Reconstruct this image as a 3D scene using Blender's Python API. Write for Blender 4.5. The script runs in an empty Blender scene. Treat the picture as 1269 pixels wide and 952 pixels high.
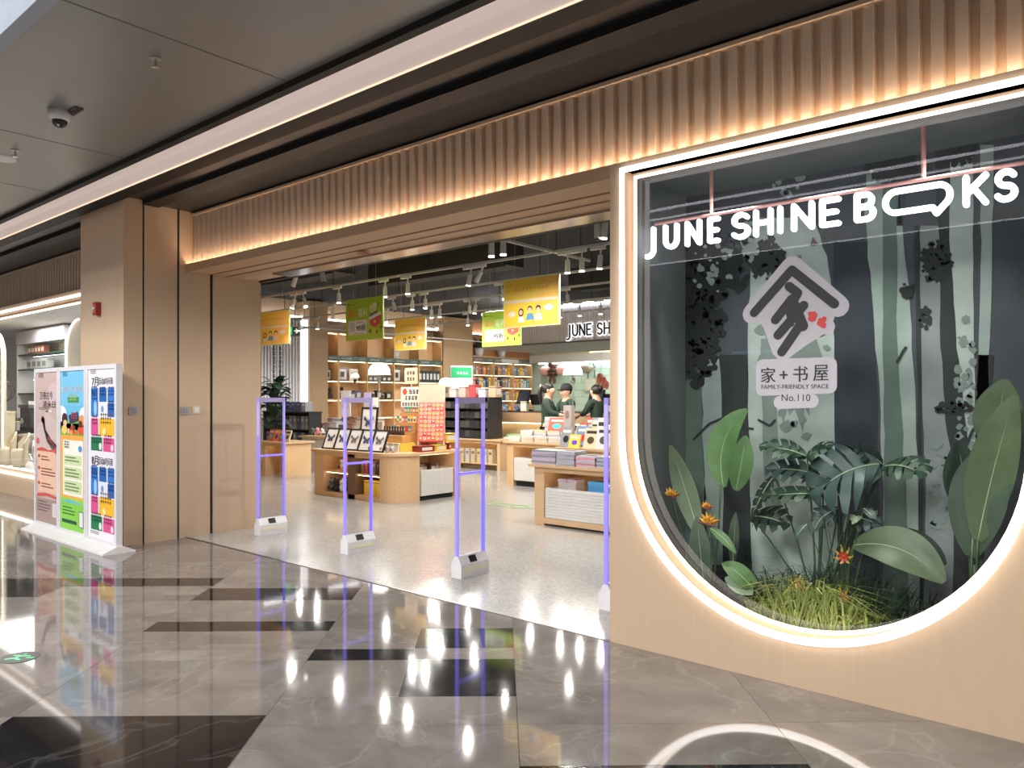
import bpy, bmesh, math, random
from mathutils import Vector, Matrix
from mathutils.geometry import tessellate_polygon
random.seed(11)
S = bpy.context.scene
COL = S.collection
PI = math.pi

# ------------------------------------------------------------------ camera, sky, exposure
CAM_H = 1.55
cam = bpy.data.objects.new('camera', bpy.data.cameras.new('camera'))
COL.objects.link(cam)
cam.location = (0, 0, CAM_H)
YAW = math.radians(40.27)
cam.rotation_euler = (PI / 2, 0, YAW)
cam.data.sensor_width = 36
cam.data.lens = 940 / 1269 * 36
cam.data.shift_y = 17 / 1269
cam.data.clip_end = 200
S.camera = cam
S.view_settings.view_transform = 'Standard'
S.view_settings.look = 'None'
S.view_settings.exposure = 0.0
S.view_settings.gamma = 1.0
S.view_settings.use_curve_mapping = False
w = bpy.data.worlds.new('sky'); S.world = w; w.use_nodes = True
w.node_tree.nodes['Background'].inputs[0].default_value = (0.66, 0.72, 0.84, 1)
w.node_tree.nodes['Background'].inputs[1].default_value = 1.0

def lamp(name, kind, loc, rot, power, color, size=None, sizey=None, spot=None, blend=0.6):
    d = bpy.data.lights.new(name, kind); d.energy = power; d.color = color
    if kind == 'AREA':
        d.shape = 'RECTANGLE'; d.size = size; d.size_y = sizey or size
    elif kind == 'SPOT':
        d.spot_size = spot; d.spot_blend = blend; d.shadow_soft_size = size or .03
    else:
        d.shadow_soft_size = size or .05
    o = bpy.data.objects.new(name, d); COL.objects.link(o)
    o.location = loc; o.rotation_euler = rot
    return o
# unseen fill lights added: high behind the viewer, and behind the shop bulkhead
for x in (-12, -6, 0):
    lamp('hall_fill', 'AREA', (x, -6.2, 7.2), (math.radians(52), 0, 0), 800, (1.0, .97, .93), 2.4, 2.0)
for x, y in ((-12, 18.8), (-6, 18.8), (-13.6, 15.8)):
    lamp('shop_fill', 'AREA', (x, y, 3.75), (0, 0, 0), 240, (1.0, .95, .88), 1.5, .8)

# ------------------------------------------------------------------ pixel rays of the photograph (1269 x 952) onto real planes
RX, RY, FX, FY = math.cos(YAW), math.sin(YAW), -math.sin(YAW), math.cos(YAW)
def ray(px, py):
    r = (px - 634.5) / 940; u = (493 - py) / 940
    return Vector((RX * r + FX, RY * r + FY, u))
def atY(px, py, Y):
    d = ray(px, py); t = Y / d.y
    return Vector((d.x * t, Y, CAM_H + d.z * t))
def atX(px, py, X):
    d = ray(px, py); t = X / d.x
    return Vector((X, d.y * t, CAM_H + d.z * t))
def atZ(px, py, Z):
    d = ray(px, py); t = (Z - CAM_H) / d.z
    return Vector((d.x * t, d.y * t, Z))

# ------------------------------------------------------------------ materials
def lin(c):
    return tuple(((v / 255) / 12.92 if v <= 10 else (((v / 255) + .055) / 1.055) ** 2.4) for v in c)
_M = {}
def M(name, col=(200, 200, 200), rough=.5, metal=0., emit=0., ns=0., na=.0, bump=0., stretch=(1, 1, 1), spec=.5, alpha=1., trans=0., coords='Object'):
    if name in _M: return _M[name]
    m = bpy.data.materials.new(name); m.use_nodes = True
    nt = m.node_tree; b = nt.nodes['Principled BSDF']
    c = lin(col) + (1,)
    b.inputs['Base Color'].default_value = c
    b.inputs['Roughness'].default_value = rough
    b.inputs['Metallic'].default_value = metal
    b.inputs['Specular IOR Level'].default_value = spec
    b.inputs['Alpha'].default_value = alpha
    b.inputs['Transmission Weight'].default_value = trans
    if emit:
        b.inputs['Emission Color'].default_value = c
        b.inputs['Emission Strength'].default_value = emit
    if ns == 0 and not emit: ns, na = 14., .05
    if ns:
        tc = nt.nodes.new('ShaderNodeTexCoord'); mp = nt.nodes.new('ShaderNodeMapping')
        mp.inputs['Scale'].default_value = stretch
        no = nt.nodes.new('ShaderNodeTexNoise'); no.inputs['Scale'].default_value = ns; no.inputs['Detail'].default_value = 5
        nt.links.new(tc.outputs[coords], mp.inputs[0]); nt.links.new(mp.outputs[0], no.inputs['Vector'])
        mr = nt.nodes.new('ShaderNodeMapRange')
        mr.inputs[1].default_value = .25; mr.inputs[2].default_value = .75
        mr.inputs[3].default_value = 1 - na; mr.inputs[4].default_value = 1 + na
        nt.links.new(no.outputs[0], mr.inputs[0])
        hs = nt.nodes.new('ShaderNodeHueSaturation'); hs.inputs['Color'].default_value = c
        nt.links.new(mr.outputs[0], hs.inputs['Value'])
        nt.links.new(hs.outputs[0], b.inputs['Base Color'])
        if bump:
            bp = nt.nodes.new('ShaderNodeBump'); bp.inputs['Strength'].default_value = bump; bp.inputs['Distance'].default_value = .01
            nt.links.new(no.outputs[0], bp.inputs['Height']); nt.links.new(bp.outputs[0], b.inputs['Normal'])
    _M[name] = m
    return m

def glass_mat(name, tint=(.93, .95, .95), ior=1.45):
    m = bpy.data.materials.new(name); m.use_nodes = True; nt = m.node_tree
    nt.nodes.remove(nt.nodes['Principled BSDF'])
    out = nt.nodes['Material Output']
    tr = nt.nodes.new('ShaderNodeBsdfTransparent'); tr.inputs[0].default_value = tint + (1,)
    gl = nt.nodes.new('ShaderNodeBsdfGlossy'); gl.inputs['Roughness'].default_value = 0.0
    fr = nt.nodes.new('ShaderNodeFresnel'); fr.inputs[0].default_value = ior
    mx = nt.nodes.new('ShaderNodeMixShader')
    nt.links.new(fr.outputs[0], mx.inputs[0]); nt.links.new(tr.outputs[0], mx.inputs[1]); nt.links.new(gl.outputs[0], mx.inputs[2])
    nt.links.new(mx.outputs[0], out.inputs[0])
    return m

def marble(name, base, dark, vein, vein_amt, rough):
    m = bpy.data.materials.new(name); m.use_nodes = True; nt = m.node_tree; N = nt.nodes.new; L = nt.links.new
    b = nt.nodes['Principled BSDF']; b.inputs['Roughness'].default_value = rough; b.inputs['Specular IOR Level'].default_value = .62
    geo = N('ShaderNodeNewGeometry'); oi = N('ShaderNodeObjectInfo')
    mul = N('ShaderNodeVectorMath'); mul.operation = 'SCALE'; mul.inputs[0].default_value = (31, 17, 9); L(oi.outputs['Random'], mul.inputs['Scale'])
    add = N('ShaderNodeVectorMath'); add.operation = 'ADD'; L(geo.outputs['Position'], add.inputs[0]); L(mul.outputs[0], add.inputs[1])
    n1 = N('ShaderNodeTexNoise'); n1.inputs['Scale'].default_value = 2.2; n1.inputs['Detail'].default_value = 9; n1.inputs['Roughness'].default_value = .62; n1.inputs['Distortion'].default_value = .8
    L(add.outputs[0], n1.inputs['Vector'])
    cr = N('ShaderNodeValToRGB'); cr.color_ramp.elements[0].position = .3; cr.color_ramp.elements[0].color = lin(dark) + (1,)
    cr.color_ramp.elements[1].position = .72; cr.color_ramp.elements[1].color = lin(base) + (1,)
    L(n1.outputs[0], cr.inputs[0])
    # thin pale veins: where a distorted noise crosses its middle value
    n2 = N('ShaderNodeTexNoise'); n2.inputs['Scale'].default_value = 1.1; n2.inputs['Detail'].default_value = 6; n2.inputs['Distortion'].default_value = 1.6
    L(add.outputs[0], n2.inputs['Vector'])
    sub = N('ShaderNodeMath'); sub.operation = 'SUBTRACT'; sub.inputs[1].default_value = .5; L(n2.outputs[0], sub.inputs[0])
    ab = N('ShaderNodeMath'); ab.operation = 'ABSOLUTE'; L(sub.outputs[0], ab.inputs[0])
    mr = N('ShaderNodeMapRange'); mr.inputs[1].default_value = 0; mr.inputs[2].default_value = .012; mr.inputs[3].default_value = vein_amt; mr.inputs[4].default_value = 0
    L(ab.outputs[0], mr.inputs[0])
    mx = N('ShaderNodeMix'); mx.data_type = 'RGBA'; L(mr.outputs[0], mx.inputs[0]); L(cr.outputs[0], mx.inputs[6]); mx.inputs[7].default_value = lin(vein) + (1,)
    # every slab a little lighter or darker
    mr2 = N('ShaderNodeMapRange'); mr2.inputs[3].default_value = .95; mr2.inputs[4].default_value = 1.05; L(oi.outputs['Random'], mr2.inputs[0])
    hs = N('ShaderNodeHueSaturation'); L(mx.outputs[2], hs.inputs['Color']); L(mr2.outputs[0], hs.inputs['Value'])
    L(hs.outputs[0], b.inputs['Base Color'])
    return m

def terrazzo(name):
    m = bpy.data.materials.new(name); m.use_nodes = True; nt = m.node_tree; N = nt.nodes.new; L = nt.links.new
    b = nt.nodes['Principled BSDF']; b.inputs['Roughness'].default_value = .2
    geo = N('ShaderNodeNewGeometry')
    v = N('ShaderNodeTexVoronoi'); v.inputs['Scale'].default_value = 55; L(geo.outputs['Position'], v.inputs['Vector'])
    cr = N('ShaderNodeValToRGB'); cr.color_ramp.elements[0].color = lin((146, 144, 140)) + (1,); cr.color_ramp.elements[1].color = lin((176, 173, 168)) + (1,)
    L(v.outputs['Color'], cr.inputs[0]); L(cr.outputs[0], b.inputs['Base Color'])
    n = N('ShaderNodeTexNoise'); n.inputs['Scale'].default_value = 1.6; L(geo.outputs['Position'], n.inputs['Vector'])
    mr = N('ShaderNodeMapRange'); mr.inputs[3].default_value = .1; mr.inputs[4].default_value = .22; L(n.outputs[0], mr.inputs[0]); L(mr.outputs[0], b.inputs['Roughness'])
    return m

WOOD = M('oak_panel', (196, 170, 142), .55, ns=5, na=.035, stretch=(9, 9, .6), coords='Object')
WOOD2 = M('shop_oak', (202, 166, 126), .5, ns=6, na=.07, stretch=(.8, 8, 8))
WOODD = M('walnut_edge', (112, 84, 62), .5, ns=6, na=.1)
BLACK = M('black_paint', (14, 14, 14), .6)
DARKMETAL = M('dark_polished_metal', (46, 46, 47), .32, metal=.25, ns=3, na=.04)
CEILGREY = M('satin_grey_ceiling', (134, 133, 130), .32, metal=.25, ns=2, na=.03)
WHITE = M('white_plaster', (224, 222, 218), .6)
WPLAST = M('white_plastic', (222, 221, 224), .35)
GREYM = M('grey_metal', (176, 174, 172), .35, metal=.6)
CHROME = M('brushed_steel', (200, 198, 195), .16, metal=1.)
NEON = M('white_tube_light', (255, 247, 240), emit=4.2)
NEON_IN = M('white_inner_tube_light', (255, 240, 228), emit=3.0)
LEDW = M('warm_led_strip', (255, 234, 210), emit=42.0)
COVE = M('cove_led', (255, 224, 192), emit=1.0)
LEDS = M('shelf_led', (255, 226, 180), emit=8.0)
LEDC = M('cool_led', (245, 248, 255), emit=8.0)
LETTER = M('letter_light', (250, 250, 255), emit=3.2)
SPOTE = M('spot_lens', (255, 246, 230), emit=9.0)
VIOLET = M('violet_edge_light', (124, 112, 244), emit=.95)
VIOLETP = M('pale_violet_edge', (160, 150, 222), emit=.62)
GLASS = glass_mat('window_glass')
ACRYL = glass_mat('clear_acrylic', (.97, .97, .985), 1.15)
DARKPAPER = M('ink_black', (34, 34, 36), .6)
PAPER = M('paper_white', (206, 203, 197), .7)

# ------------------------------------------------------------------ mesh builder
class MB:
    def __init__(s): s.v = []; s.f = []; s.m = []
    def add(s, vs, fs, m=0):
        k = len(s.v); s.v += [tuple(p) for p in vs]
        for f in fs: s.f.append([i + k for i in f]); s.m.append(m)
        return s
    def box(s, x0, x1, y0, y1, z0, z1, m=0):
        return s.add([(x0, y0, z0), (x1, y0, z0), (x1, y1, z0), (x0, y1, z0), (x0, y0, z1), (x1, y0, z1), (x1, y1, z1), (x0, y1, z1)],
                     [(3, 2, 1, 0), (4, 5, 6, 7), (0, 1, 5, 4), (1, 2, 6, 5), (2, 3, 7, 6), (3, 0, 4, 7)], m)
    def cbox(s, c, sz, m=0, rot=None):
        a, b, d = sz[0] / 2, sz[1] / 2, sz[2] / 2
        vs = [Vector(p) for p in ((-a, -b, -d), (a, -b, -d), (a, b, -d), (-a, b, -d), (-a, -b, d), (a, -b, d), (a, b, d), (-a, b, d))]
        if rot is not None: vs = [rot @ p for p in vs]
        return s.add([p + Vector(c) for p in vs], [(3, 2, 1, 0), (4, 5, 6, 7), (0, 1, 5, 4), (1, 2, 6, 5), (2, 3, 7, 6), (3, 0, 4, 7)], m)
    def prism(s, poly, a, b, axis='y', m=0):
        n = len(poly)
        def P(p, h): return (p[0], h, p[1]) if axis == 'y' else ((h, p[0], p[1]) if axis == 'x' else (p[0], p[1], h))
        vs = [P(p, a) for p in poly] + [P(p, b) for p in poly]
        fs = [tuple(range(n)), tuple(range(2 * n - 1, n - 1, -1))] + [(i, (i + 1) % n, n + (i + 1) % n, n + i) for i in range(n)]
        return s.add(vs, fs, m)
    def tube(s, pts, r, n=8, closed=False, m=0, caps=True):
        pts = [Vector(p) for p in pts]; k = len(pts); rs = r if isinstance(r, (list, tuple)) else [r] * k
        rings = []; up = None
        for i, p in enumerate(pts):
            if closed: t = pts[(i + 1) % k] - pts[i - 1]
            else: t = pts[min(i + 1, k - 1)] - pts[max(i - 1, 0)]
            t.normalize()
            if up is None:
                up = Vector((0, 0, 1)) if abs(t.z) < .9 else Vector((0, 1, 0))
            a = t.cross(up)
            if a.length < 1e-6: a = t.cross(Vector((1, 0, 0)))
            a.normalize(); b = a.cross(t); up = b
            rings.append([p + (a * math.cos(2 * PI * j / n) + b * math.sin(2 * PI * j / n)) * rs[i] for j in range(n)])
        vs = [q for rg in rings for q in rg]; fs = []
        for i in range(k if closed else k - 1):
            i2 = (i + 1) % k
            for j in range(n): fs.append((i * n + j, i * n + (j + 1) % n, i2 * n + (j + 1) % n, i2 * n + j))
        if not closed and caps:
            fs.append(tuple(range(n - 1, -1, -1))); fs.append(tuple((k - 1) * n + j for j in range(n)))
        return s.add(vs, fs, m)
    def cyl(s, p0, p1, r0, r1=None, n=12, m=0): return s.tube([p0, p1], [r0, r0 if r1 is None else r1], n, m=m)
    def lathe(s, prof, c=(0, 0, 0), n=16, m=0):
        vs = []; fs = []
        for r, z in prof:
            for j in range(n): vs.append((c[0] + r * math.cos(2 * PI * j / n), c[1] + r * math.sin(2 * PI * j / n), c[2] + z))
        for i in range(len(prof) - 1):
            for j in range(n): fs.append((i * n + j, i * n + (j + 1) % n, (i + 1) * n + (j + 1) % n, (i + 1) * n + j))
        if prof[0][0] > 1e-4: fs.append(tuple(range(n - 1, -1, -1)))
        if prof[-1][0] > 1e-4: fs.append(tuple((len(prof) - 1) * n + j for j in range(n)))
        return s.add(vs, fs, m)
    def ball(s, c, r, n=10, m=0, sc=(1, 1, 1)):
        vs = []; fs = []; h = n // 2 + 1
        for i in range(h + 1):
            a = PI * i / h
            for j in range(n):
                b = 2 * PI * j / n
                vs.append((c[0] + r * sc[0] * math.sin(a) * math.cos(b), c[1] + r * sc[1] * math.sin(a) * math.sin(b), c[2] + r * sc[2] * math.cos(a)))
        for i in range(h):
            for j in range(n): fs.append((i * n + j, i * n + (j + 1) % n, (i + 1) * n + (j + 1) % n, (i + 1) * n + j))
        return s.add(vs, fs, m)
    def stroke(s, pts, w, y0, y1, m=0, P=None):
        """flat rounded pen stroke through 2-D points, thick from y0 to y1; P maps (u, v, y) to 3-D"""
        P = P or (lambda u, v, y: (u, y, v))
        s.k = getattr(s, 'k', 0)
        sg_ = 1 if y1 >= y0 else -1
        def pr(poly):
            s.k += 1; e_ = sg_ * 3e-5 * (s.k % 40)
            n = len(poly); vs = [P(u, v, y0 - e_) for u, v in poly] + [P(u, v, y1 + e_) for u, v in poly]
            s.add(vs, [tuple(range(n)), tuple(range(2 * n - 1, n - 1, -1))] + [(i, (i + 1) % n, n + (i + 1) % n, n + i) for i in range(n)], m)
        for i in range(len(pts)):
            u, v = pts[i]
            pr([(u + w / 2 * math.cos(2 * PI * j / 12), v + w / 2 * math.sin(2 * PI * j / 12)) for j in range(12)])
            if i + 1 < len(pts):
                u2, v2 = pts[i + 1]; dx, dv = u2 - u, v2 - v; l = math.hypot(dx, dv) or 1
                nx, nv = -dv / l * w / 2, dx / l * w / 2
                pr([(u + nx, v + nv), (u - nx, v - nv), (u2 - nx, v2 - nv), (u2 + nx, v2 + nv)])
        return s
    def mesh(s, name, mats):
        me = bpy.data.meshes.new(name); me.from_pydata(s.v, [], s.f)
        for mm in (mats if isinstance(mats, (list, tuple)) else [mats]): me.materials.append(mm)
        me.polygons.foreach_set('material_index', s.m)
        bm = bmesh.new(); bm.from_mesh(me); bmesh.ops.recalc_face_normals(bm, faces=bm.faces); bm.to_mesh(me); bm.free()
        return me
    def build(s, name, mats, parent=None, smooth=False, loc=None):
        me = s.mesh(name, mats)
        if smooth: me.polygons.foreach_set('use_smooth', [True] * len(me.polygons))
        o = bpy.data.objects.new(name, me); COL.objects.link(o)
        if parent is not None: o.parent = parent
        if loc is not None: o.location = loc
        return o

def tag(o, label=None, cat=None, group=None, kind=None):
    if label: o['label'] = label
    if cat: o['category'] = cat
    if group: o['group'] = group
    if kind: o['kind'] = kind
    return o
def thing(name, label, cat, loc=(0, 0, 0), rz=0, group=None):
    o = bpy.data.objects.new(name, None); COL.objects.link(o); o.empty_display_size = .1
    o.location = loc; o.rotation_euler = (0, 0, rz)
    return tag(o, label, cat, group)
def struct(name, mb, mats, parent=None, smooth=False):
    o = mb.build(name, mats, parent, smooth)
    if parent is None: o['kind'] = 'structure'
    return o
def inst(me, name, parent=None, loc=(0, 0, 0), rz=0, scale=None):
    o = bpy.data.objects.new(name, me); COL.objects.link(o); o.location = loc; o.rotation_euler = (0, 0, rz)
    if scale: o.scale = scale
    if parent is not None: o.parent = parent
    return o
def copy_tree(o, parent=None):
    c = o.copy(); COL.objects.link(c)
    if parent is not None: c.parent = parent
    for ch in list(o.children): copy_tree(ch, c)
    return c
ORD = ['first', 'second', 'third', 'fourth', 'fifth', 'sixth', 'seventh', 'eighth', 'ninth', 'tenth', 'eleventh', 'twelfth', 'thirteenth', 'fourteenth', 'fifteenth', 'sixteenth', 'seventeenth', 'eighteenth', 'nineteenth', 'twentieth']

_T = {}
def text_mesh(body, offset=0.0, extrude=.001):
    k = (body, offset, extrude)
    if k in _T: return _T[k]
    cu = bpy.data.curves.new('lettering', 'FONT'); cu.body = body; cu.size = 1; cu.offset = offset; cu.extrude = 0; cu.resolution_u = 3
    o = bpy.data.objects.new('lettering', cu); COL.objects.link(o)
    dg = bpy.context.evaluated_depsgraph_get()
    me = bpy.data.meshes.new_from_object(o.evaluated_get(dg))
    bpy.data.objects.remove(o)
    _T[k] = me
    return me
def text(body, x0, x1, z0, z1, mat, P, parent, name='lettering', offset=0.0, keep=False):
    """lettering fitted into a box of a face; P(u, v) gives the 3-D point on that face"""
    src = text_mesh(body, 0.0)
    xs = [v.co.x for v in src.vertices]; ys = [v.co.y for v in src.vertices]
    if not xs: return None
    a, b, c, d = min(xs), max(xs), min(ys), max(ys)
    me = src.copy(); me.materials.clear(); me.materials.append(mat)
    sx = (x1 - x0) / (b - a or 1); sy = (z1 - z0) / (d - c or 1)
    if keep: sx = min(sx, sy) ; 
    co = [v.co.copy() for v in me.vertices]; nrm = (Vector(P(1, 0)) - Vector(P(0, 0))).cross(Vector(P(0, 1)) - Vector(P(0, 0))).normalized()
    def moved(du, k): return [Vector(P(x0 + (p.x - a) * sx + du, z0 + (p.y - c) * sy)) + nrm * (2.5e-4 * k) for p in co]
    if offset:      # bold: the letters doubled a hair sideways
        fs = [tuple(p.vertices) for p in me.polygons]; n = len(co); vs = moved(0, 0); fa = list(fs)
        for k, d in ((1, -1), (2, 1)):
            vs += moved(d * offset * sx, k); fa += [tuple(i + n * k for i in f) for f in fs]
        me = bpy.data.meshes.new('lettering'); me.from_pydata(vs, [], fa); me.materials.append(mat)
    else:
        for v, p in zip(me.vertices, moved(0, 0)): v.co = p
    for p in me.polygons: p.material_index = 0
    o = bpy.data.objects.new(name, me); COL.objects.link(o)
    if parent is not None: o.parent = parent
    return o
def glyphs(mb, x0, z0, cell, n, P, m=0, vertical=False, t=.14, rnd=None, gap=1.15):
    """unreadably small print: a row of little stroke clusters"""
    rnd = rnd or random
    for i in range(n):
        u0 = x0 + (0 if vertical else i * cell * gap); v0 = z0 - (i * cell * gap if vertical else 0)
        for k in range(3):
            v = v0 + cell * (.12 + .33 * k)
            a = u0 + cell * rnd.uniform(0, .2); b = u0 + cell * rnd.uniform(.7, 1)
            mb.add([P(a, v), P(b, v), P(b, v + cell * t), P(a, v + cell * t)], [(0, 1, 2, 3)], m)
        u = u0 + cell * rnd.uniform(.3, .6)
        mb.add([P(u, v0), P(u + cell * t, v0), P(u + cell * t, v0 + cell), P(u, v0 + cell)], [(0, 1, 2, 3)], m)
def rect(mb, P, x0, x1, z0, z1, m=0):
    mb.add([P(x0, z0), P(x1, z0), P(x1, z1), P(x0, z1)], [(0, 1, 2, 3)], m)
def disc(mb, P, x, z, rx, rz=None, m=0, n=14):
    rz = rz or rx
    mb.add([P(x + rx * math.cos(2 * PI * i / n), z + rz * math.sin(2 * PI * i / n)) for i in range(n)], [tuple(range(n))], m)
# ================================================================== THE SETTING
FY0 = 4.08            # face of the shop front
XW = -8.2             # side of the pier left of the opening
XO = -2.64            # right edge of the opening
CEIL = 3.65

# ---- mall floor: polished slabs with black inlays, laid on a grid turned with the corridor
GA = YAW + math.atan(14 / 940)     # direction of the slab grid
gx, gy = Vector((math.cos(GA), math.sin(GA))), Vector((-math.sin(GA), math.cos(GA)))
def G(a, b): p = gx * a + gy * b; return (p.x, p.y)
def clip(poly, f):
    out = []
    for i, p in enumerate(poly):
        q = poly[(i + 1) % len(poly)]; a, b = f(p), f(q)
        if a >= 0: out.append(p)
        if (a >= 0) != (b >= 0):
            t = a / (a - b); out.append((p[0] + (q[0] - p[0]) * t, p[1] + (q[1] - p[1]) * t))
    return out
MARB = marble('grey_marble', (142, 135, 128), (110, 104, 99), (166, 162, 156), .3, .05)
MARBK = marble('black_marble', (38, 36, 37), (24, 23, 24), (140, 138, 136), .16, .06)
floor = struct('floor', MB().box(-22, 6, -12, 24, -.3, -.03), M('screed', (90, 88, 86), .9))
BLK = [  # black inlays (a0, a1, b0, b1) in grid metres
    (-.53, .08, 4.70, 5.10), (-.53, .08, 3.94, 4.50), (-2.37, -1.145, 2.4, 3.72), (-2.37, -1.145, 5.06, 5.28),
    (-1.145, -.53, 4.49, 4.69), (-2.37, -1.145, 5.83, 6.20), (-3.6, -2.37, 6.28, 6.56), (-4.9, -3.6, 5.95, 6.56), (.08, 1.30, 2.2, 3.19)]
EDG = [-11.55 + .61 * 0]
a_edges = [.08 + .61 * k for k in range(-20, 9)]
a_edges = [(-4.9 if abs(a + 4.8) < .01 else a) for a in a_edges]
b_lines = [.6, 1.2, 2.2, 3.19, 3.72, 3.94, 4.50, 4.70, 5.10, 5.28, 5.83, 6.20, 6.56, 7.7, 8.9, 10.1, 11.3, 12.5, 13.7]
def fclip(poly):
    poly = clip(poly, lambda p: FY0 + .01 - p[1])
    return poly
def in_blk(a, b): return any(x0 - 1e-3 <= a <= x1 + 1e-3 and y0 - 1e-3 <= b <= y1 + 1e-3 for x0, x1, y0, y1 in BLK)
def slab(a0, a1, b0, b1, mat, z):
    g = .0012
    poly = [G(a0 + g, b0 + g), G(a1 - g, b0 + g), G(a1 - g, b1 - g), G(a0 + g, b1 - g)]
    poly = fclip(poly)
    if len(poly) < 3: return
    m = MB(); c = (sum(p[0] for p in poly) / len(poly), sum(p[1] for p in poly) / len(poly))
    m.prism([(p[0] - c[0], p[1] - c[1]) for p in poly], -.03, 0, 'z')
    m.build('tile', mat, floor, loc=(c[0], c[1], z))
def subtract(rects, hole):
    out = []
    for x0, x1, y0, y1 in rects:
        h0, h1, k0, k1 = max(x0, hole[0]), min(x1, hole[1]), max(y0, hole[2]), min(y1, hole[3])
        if h0 >= h1 - 1e-6 or k0 >= k1 - 1e-6: out.append((x0, x1, y0, y1)); continue
        if y0 < k0 - 1e-6: out.append((x0, x1, y0, k0))
        if y1 > k1 + 1e-6: out.append((x0, x1, k1, y1))
        if x0 < h0 - 1e-6: out.append((x0, h0, k0, k1))
        if x1 > h1 + 1e-6: out.append((h1, x1, k0, k1))
    return out
for r in BLK: slab(*r, MARBK, 0)
# grey slabs: 1.22 wide, 1.2 long, cut around the inlays
al = [.08 + 1.22 * k for k in range(-9, 5)]
bl = [-1.2, 0, 1.2, 2.4, 3.6, 4.8, 6.0, 7.2, 8.4, 9.6, 10.8, 12.0, 13.2]
for i in range(len(al) - 1):
    for j in range(len(bl) - 1):
        rs = [(al[i], al[i + 1], bl[j], bl[j + 1])]
        for h in BLK: rs = subtract(rs, h)
        for r in rs: slab(*r, MARB, 0)
rest = MB(); rest.box(-22, 6, -12, -6.5, -.03, -.001)
rest.build('far_floor', MARB, floor)
# ---- shop floor
struct('floor_shop', MB().box(-21.5, 1.5, FY0 + .012, 23, -.03, .002), terrazzo('terrazzo'))
struct('trim_3', MB().box(XW, XO, FY0 - .005, FY0 + .02, -.03, .004), M('threshold_metal', (96, 92, 88), .3, metal=.8))

# ---- mall ceiling, from the glazed void to the shop front
c1 = MB(); c1.box(-22, 6, 1.5, 2.88, CEIL, CEIL + .12)
ceil = struct('ceiling', c1, CEILGREY)
# joints between the ceiling panels
jm = MB()
for x in (-6.9, -8.6, -10.6, -13.2, -4.4): jm.box(x, x + .012, 1.52, 2.87, CEIL - .001, CEIL + .01)
jm.build('panel_joint', M('joint_grey', (86, 85, 82), .6), ceil)
e = MB(); e.box(-22, 6, 1.42, 1.5, CEIL - .02, CEIL + .6); struct('trim_4', e, M('bulkhead_pale_blue', (158, 166, 178), .6))
r = MB(); r.box(-22, 6, 2.88, 2.94, CEIL - .045, CEIL + .12); r.box(-22, 6, 3.24, 3.39, CEIL - .045, CEIL + .12)
struct('trim_5', r, BLACK)
cv = MB(); cv.prism([(2.94, CEIL - .01), (2.97, CEIL + .045), (3.19, CEIL + .045), (3.238, CEIL - .03), (3.24, CEIL + .12), (2.94, CEIL + .12)], -22, 6, 'x')
cove = struct('ceiling_cove', cv, M('cove_glow', (214, 203, 198), emit=.34))  # cove lining glows by itself, standing in for the strips' light on it
ls = MB(); ls.box(-22, 6, 2.941, 2.95, CEIL - .025, CEIL - .012); ls.box(-22, 6, 3.228, 3.239, CEIL - .038, CEIL - .031)
ls.build('led_strip', COVE, cove)
dm = MB(); dm.box(-22, 6, 3.39, 3.61, CEIL, CEIL + .1); dm.box(-22, 6, 3.78, FY0 + .2, CEIL - .03, CEIL + .1)
struct('ceiling_metal', dm, DARKMETAL)
bc = MB(); bc.box(-22, 6, 3.61, 3.78, CEIL - .05, CEIL + .1); struct('trim_6', bc, BLACK)
st = MB(); st.box(-22, 6, 4.25, 5.0, CEIL + .08, 4.6); struct('ceiling_upper', st, BLACK)

# ---- glazed void over the hall: cross beams with thin light lines, and the wall on the other side
for i, y in enumerate((.95, -.8, -3.4, -7.4)):
    b = struct('ceiling_beam', MB().box(-22, 6, y - .1, y + .1, 4.7, 4.95) if i else MB().box(-22, 6, y - .03, y + .03, CEIL, CEIL + .1), WHITE)
    z = 4.69 if i else CEIL - .005
    MB().box(-20, 5, y - .022, y + .022, z - .012, z).build('light_line', M('hall_light_line', (245, 246, 255), emit=7.), b)
wo = MB(); wo.box(-22, 6, -9.6, -9.3, 0, 5.2)
wop = struct('wall_opposite', wo, M('opposite_wall', (70, 70, 74), .5))
for x in (-15, -8, -1):
    MB().box(x, x + 2.6, -9.29, -9.25, .1, 2.4).build('shop_glazing', M('dark_glazing', (32, 36, 44), .15), wop)
    MB().box(x + .1, x + 1.1, -9.24, -9.22, 2.62, 2.68).build('lit_sign', M('cool_sign', (120, 175, 255), emit=2.2), wop)
    MB().box(x + 1.3, x + 1.9, -9.24, -9.22, 1.6, 1.64).build('lit_sign', M('cool_sign'), wop)
struct('wall_hall_end', MB().box(5.6, 6, -9.4, 4.0, 0, CEIL), M('hall_end', (120, 112, 104), .6))
struct('wall_hall_far', MB().box(-22.4, -22, -9.4, 8, 0, 5), M('hall_end'))

# ---- pier left of the opening: front face, side face with dark channels, soffit of the opening
pier = MB()
pier.box(-9.33, XW, 3.415, 3.61, 0, CEIL); pier.box(-9.33, XW - .03, 3.61, 3.63, 0, CEIL)
pier.box(-9.33, XW, 3.63, 3.985, 0, CEIL); pier.box(-9.33, XW - .03, 3.985, 4.01, 0, CEIL)
pier.box(-9.33, XW, 4.01, 4.365, 0, CEIL); pier.box(-9.33, XW - .04, 4.365, 4.40, 0, 2.95)
pier.box(-9.33, XW, 4.40, 5.0, 0, 2.95)
wp = struct('wall_pier', pier, WOOD)
ch = MB()
for y0, y1 in ((3.61, 3.63), (3.985, 4.01), (4.365, 4.40)): ch.box(XW - .03, XW - .02, y0, y1, 0, CEIL if y0 < 4.3 else 2.95)
ch.build('channel', BLACK, wp)

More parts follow.
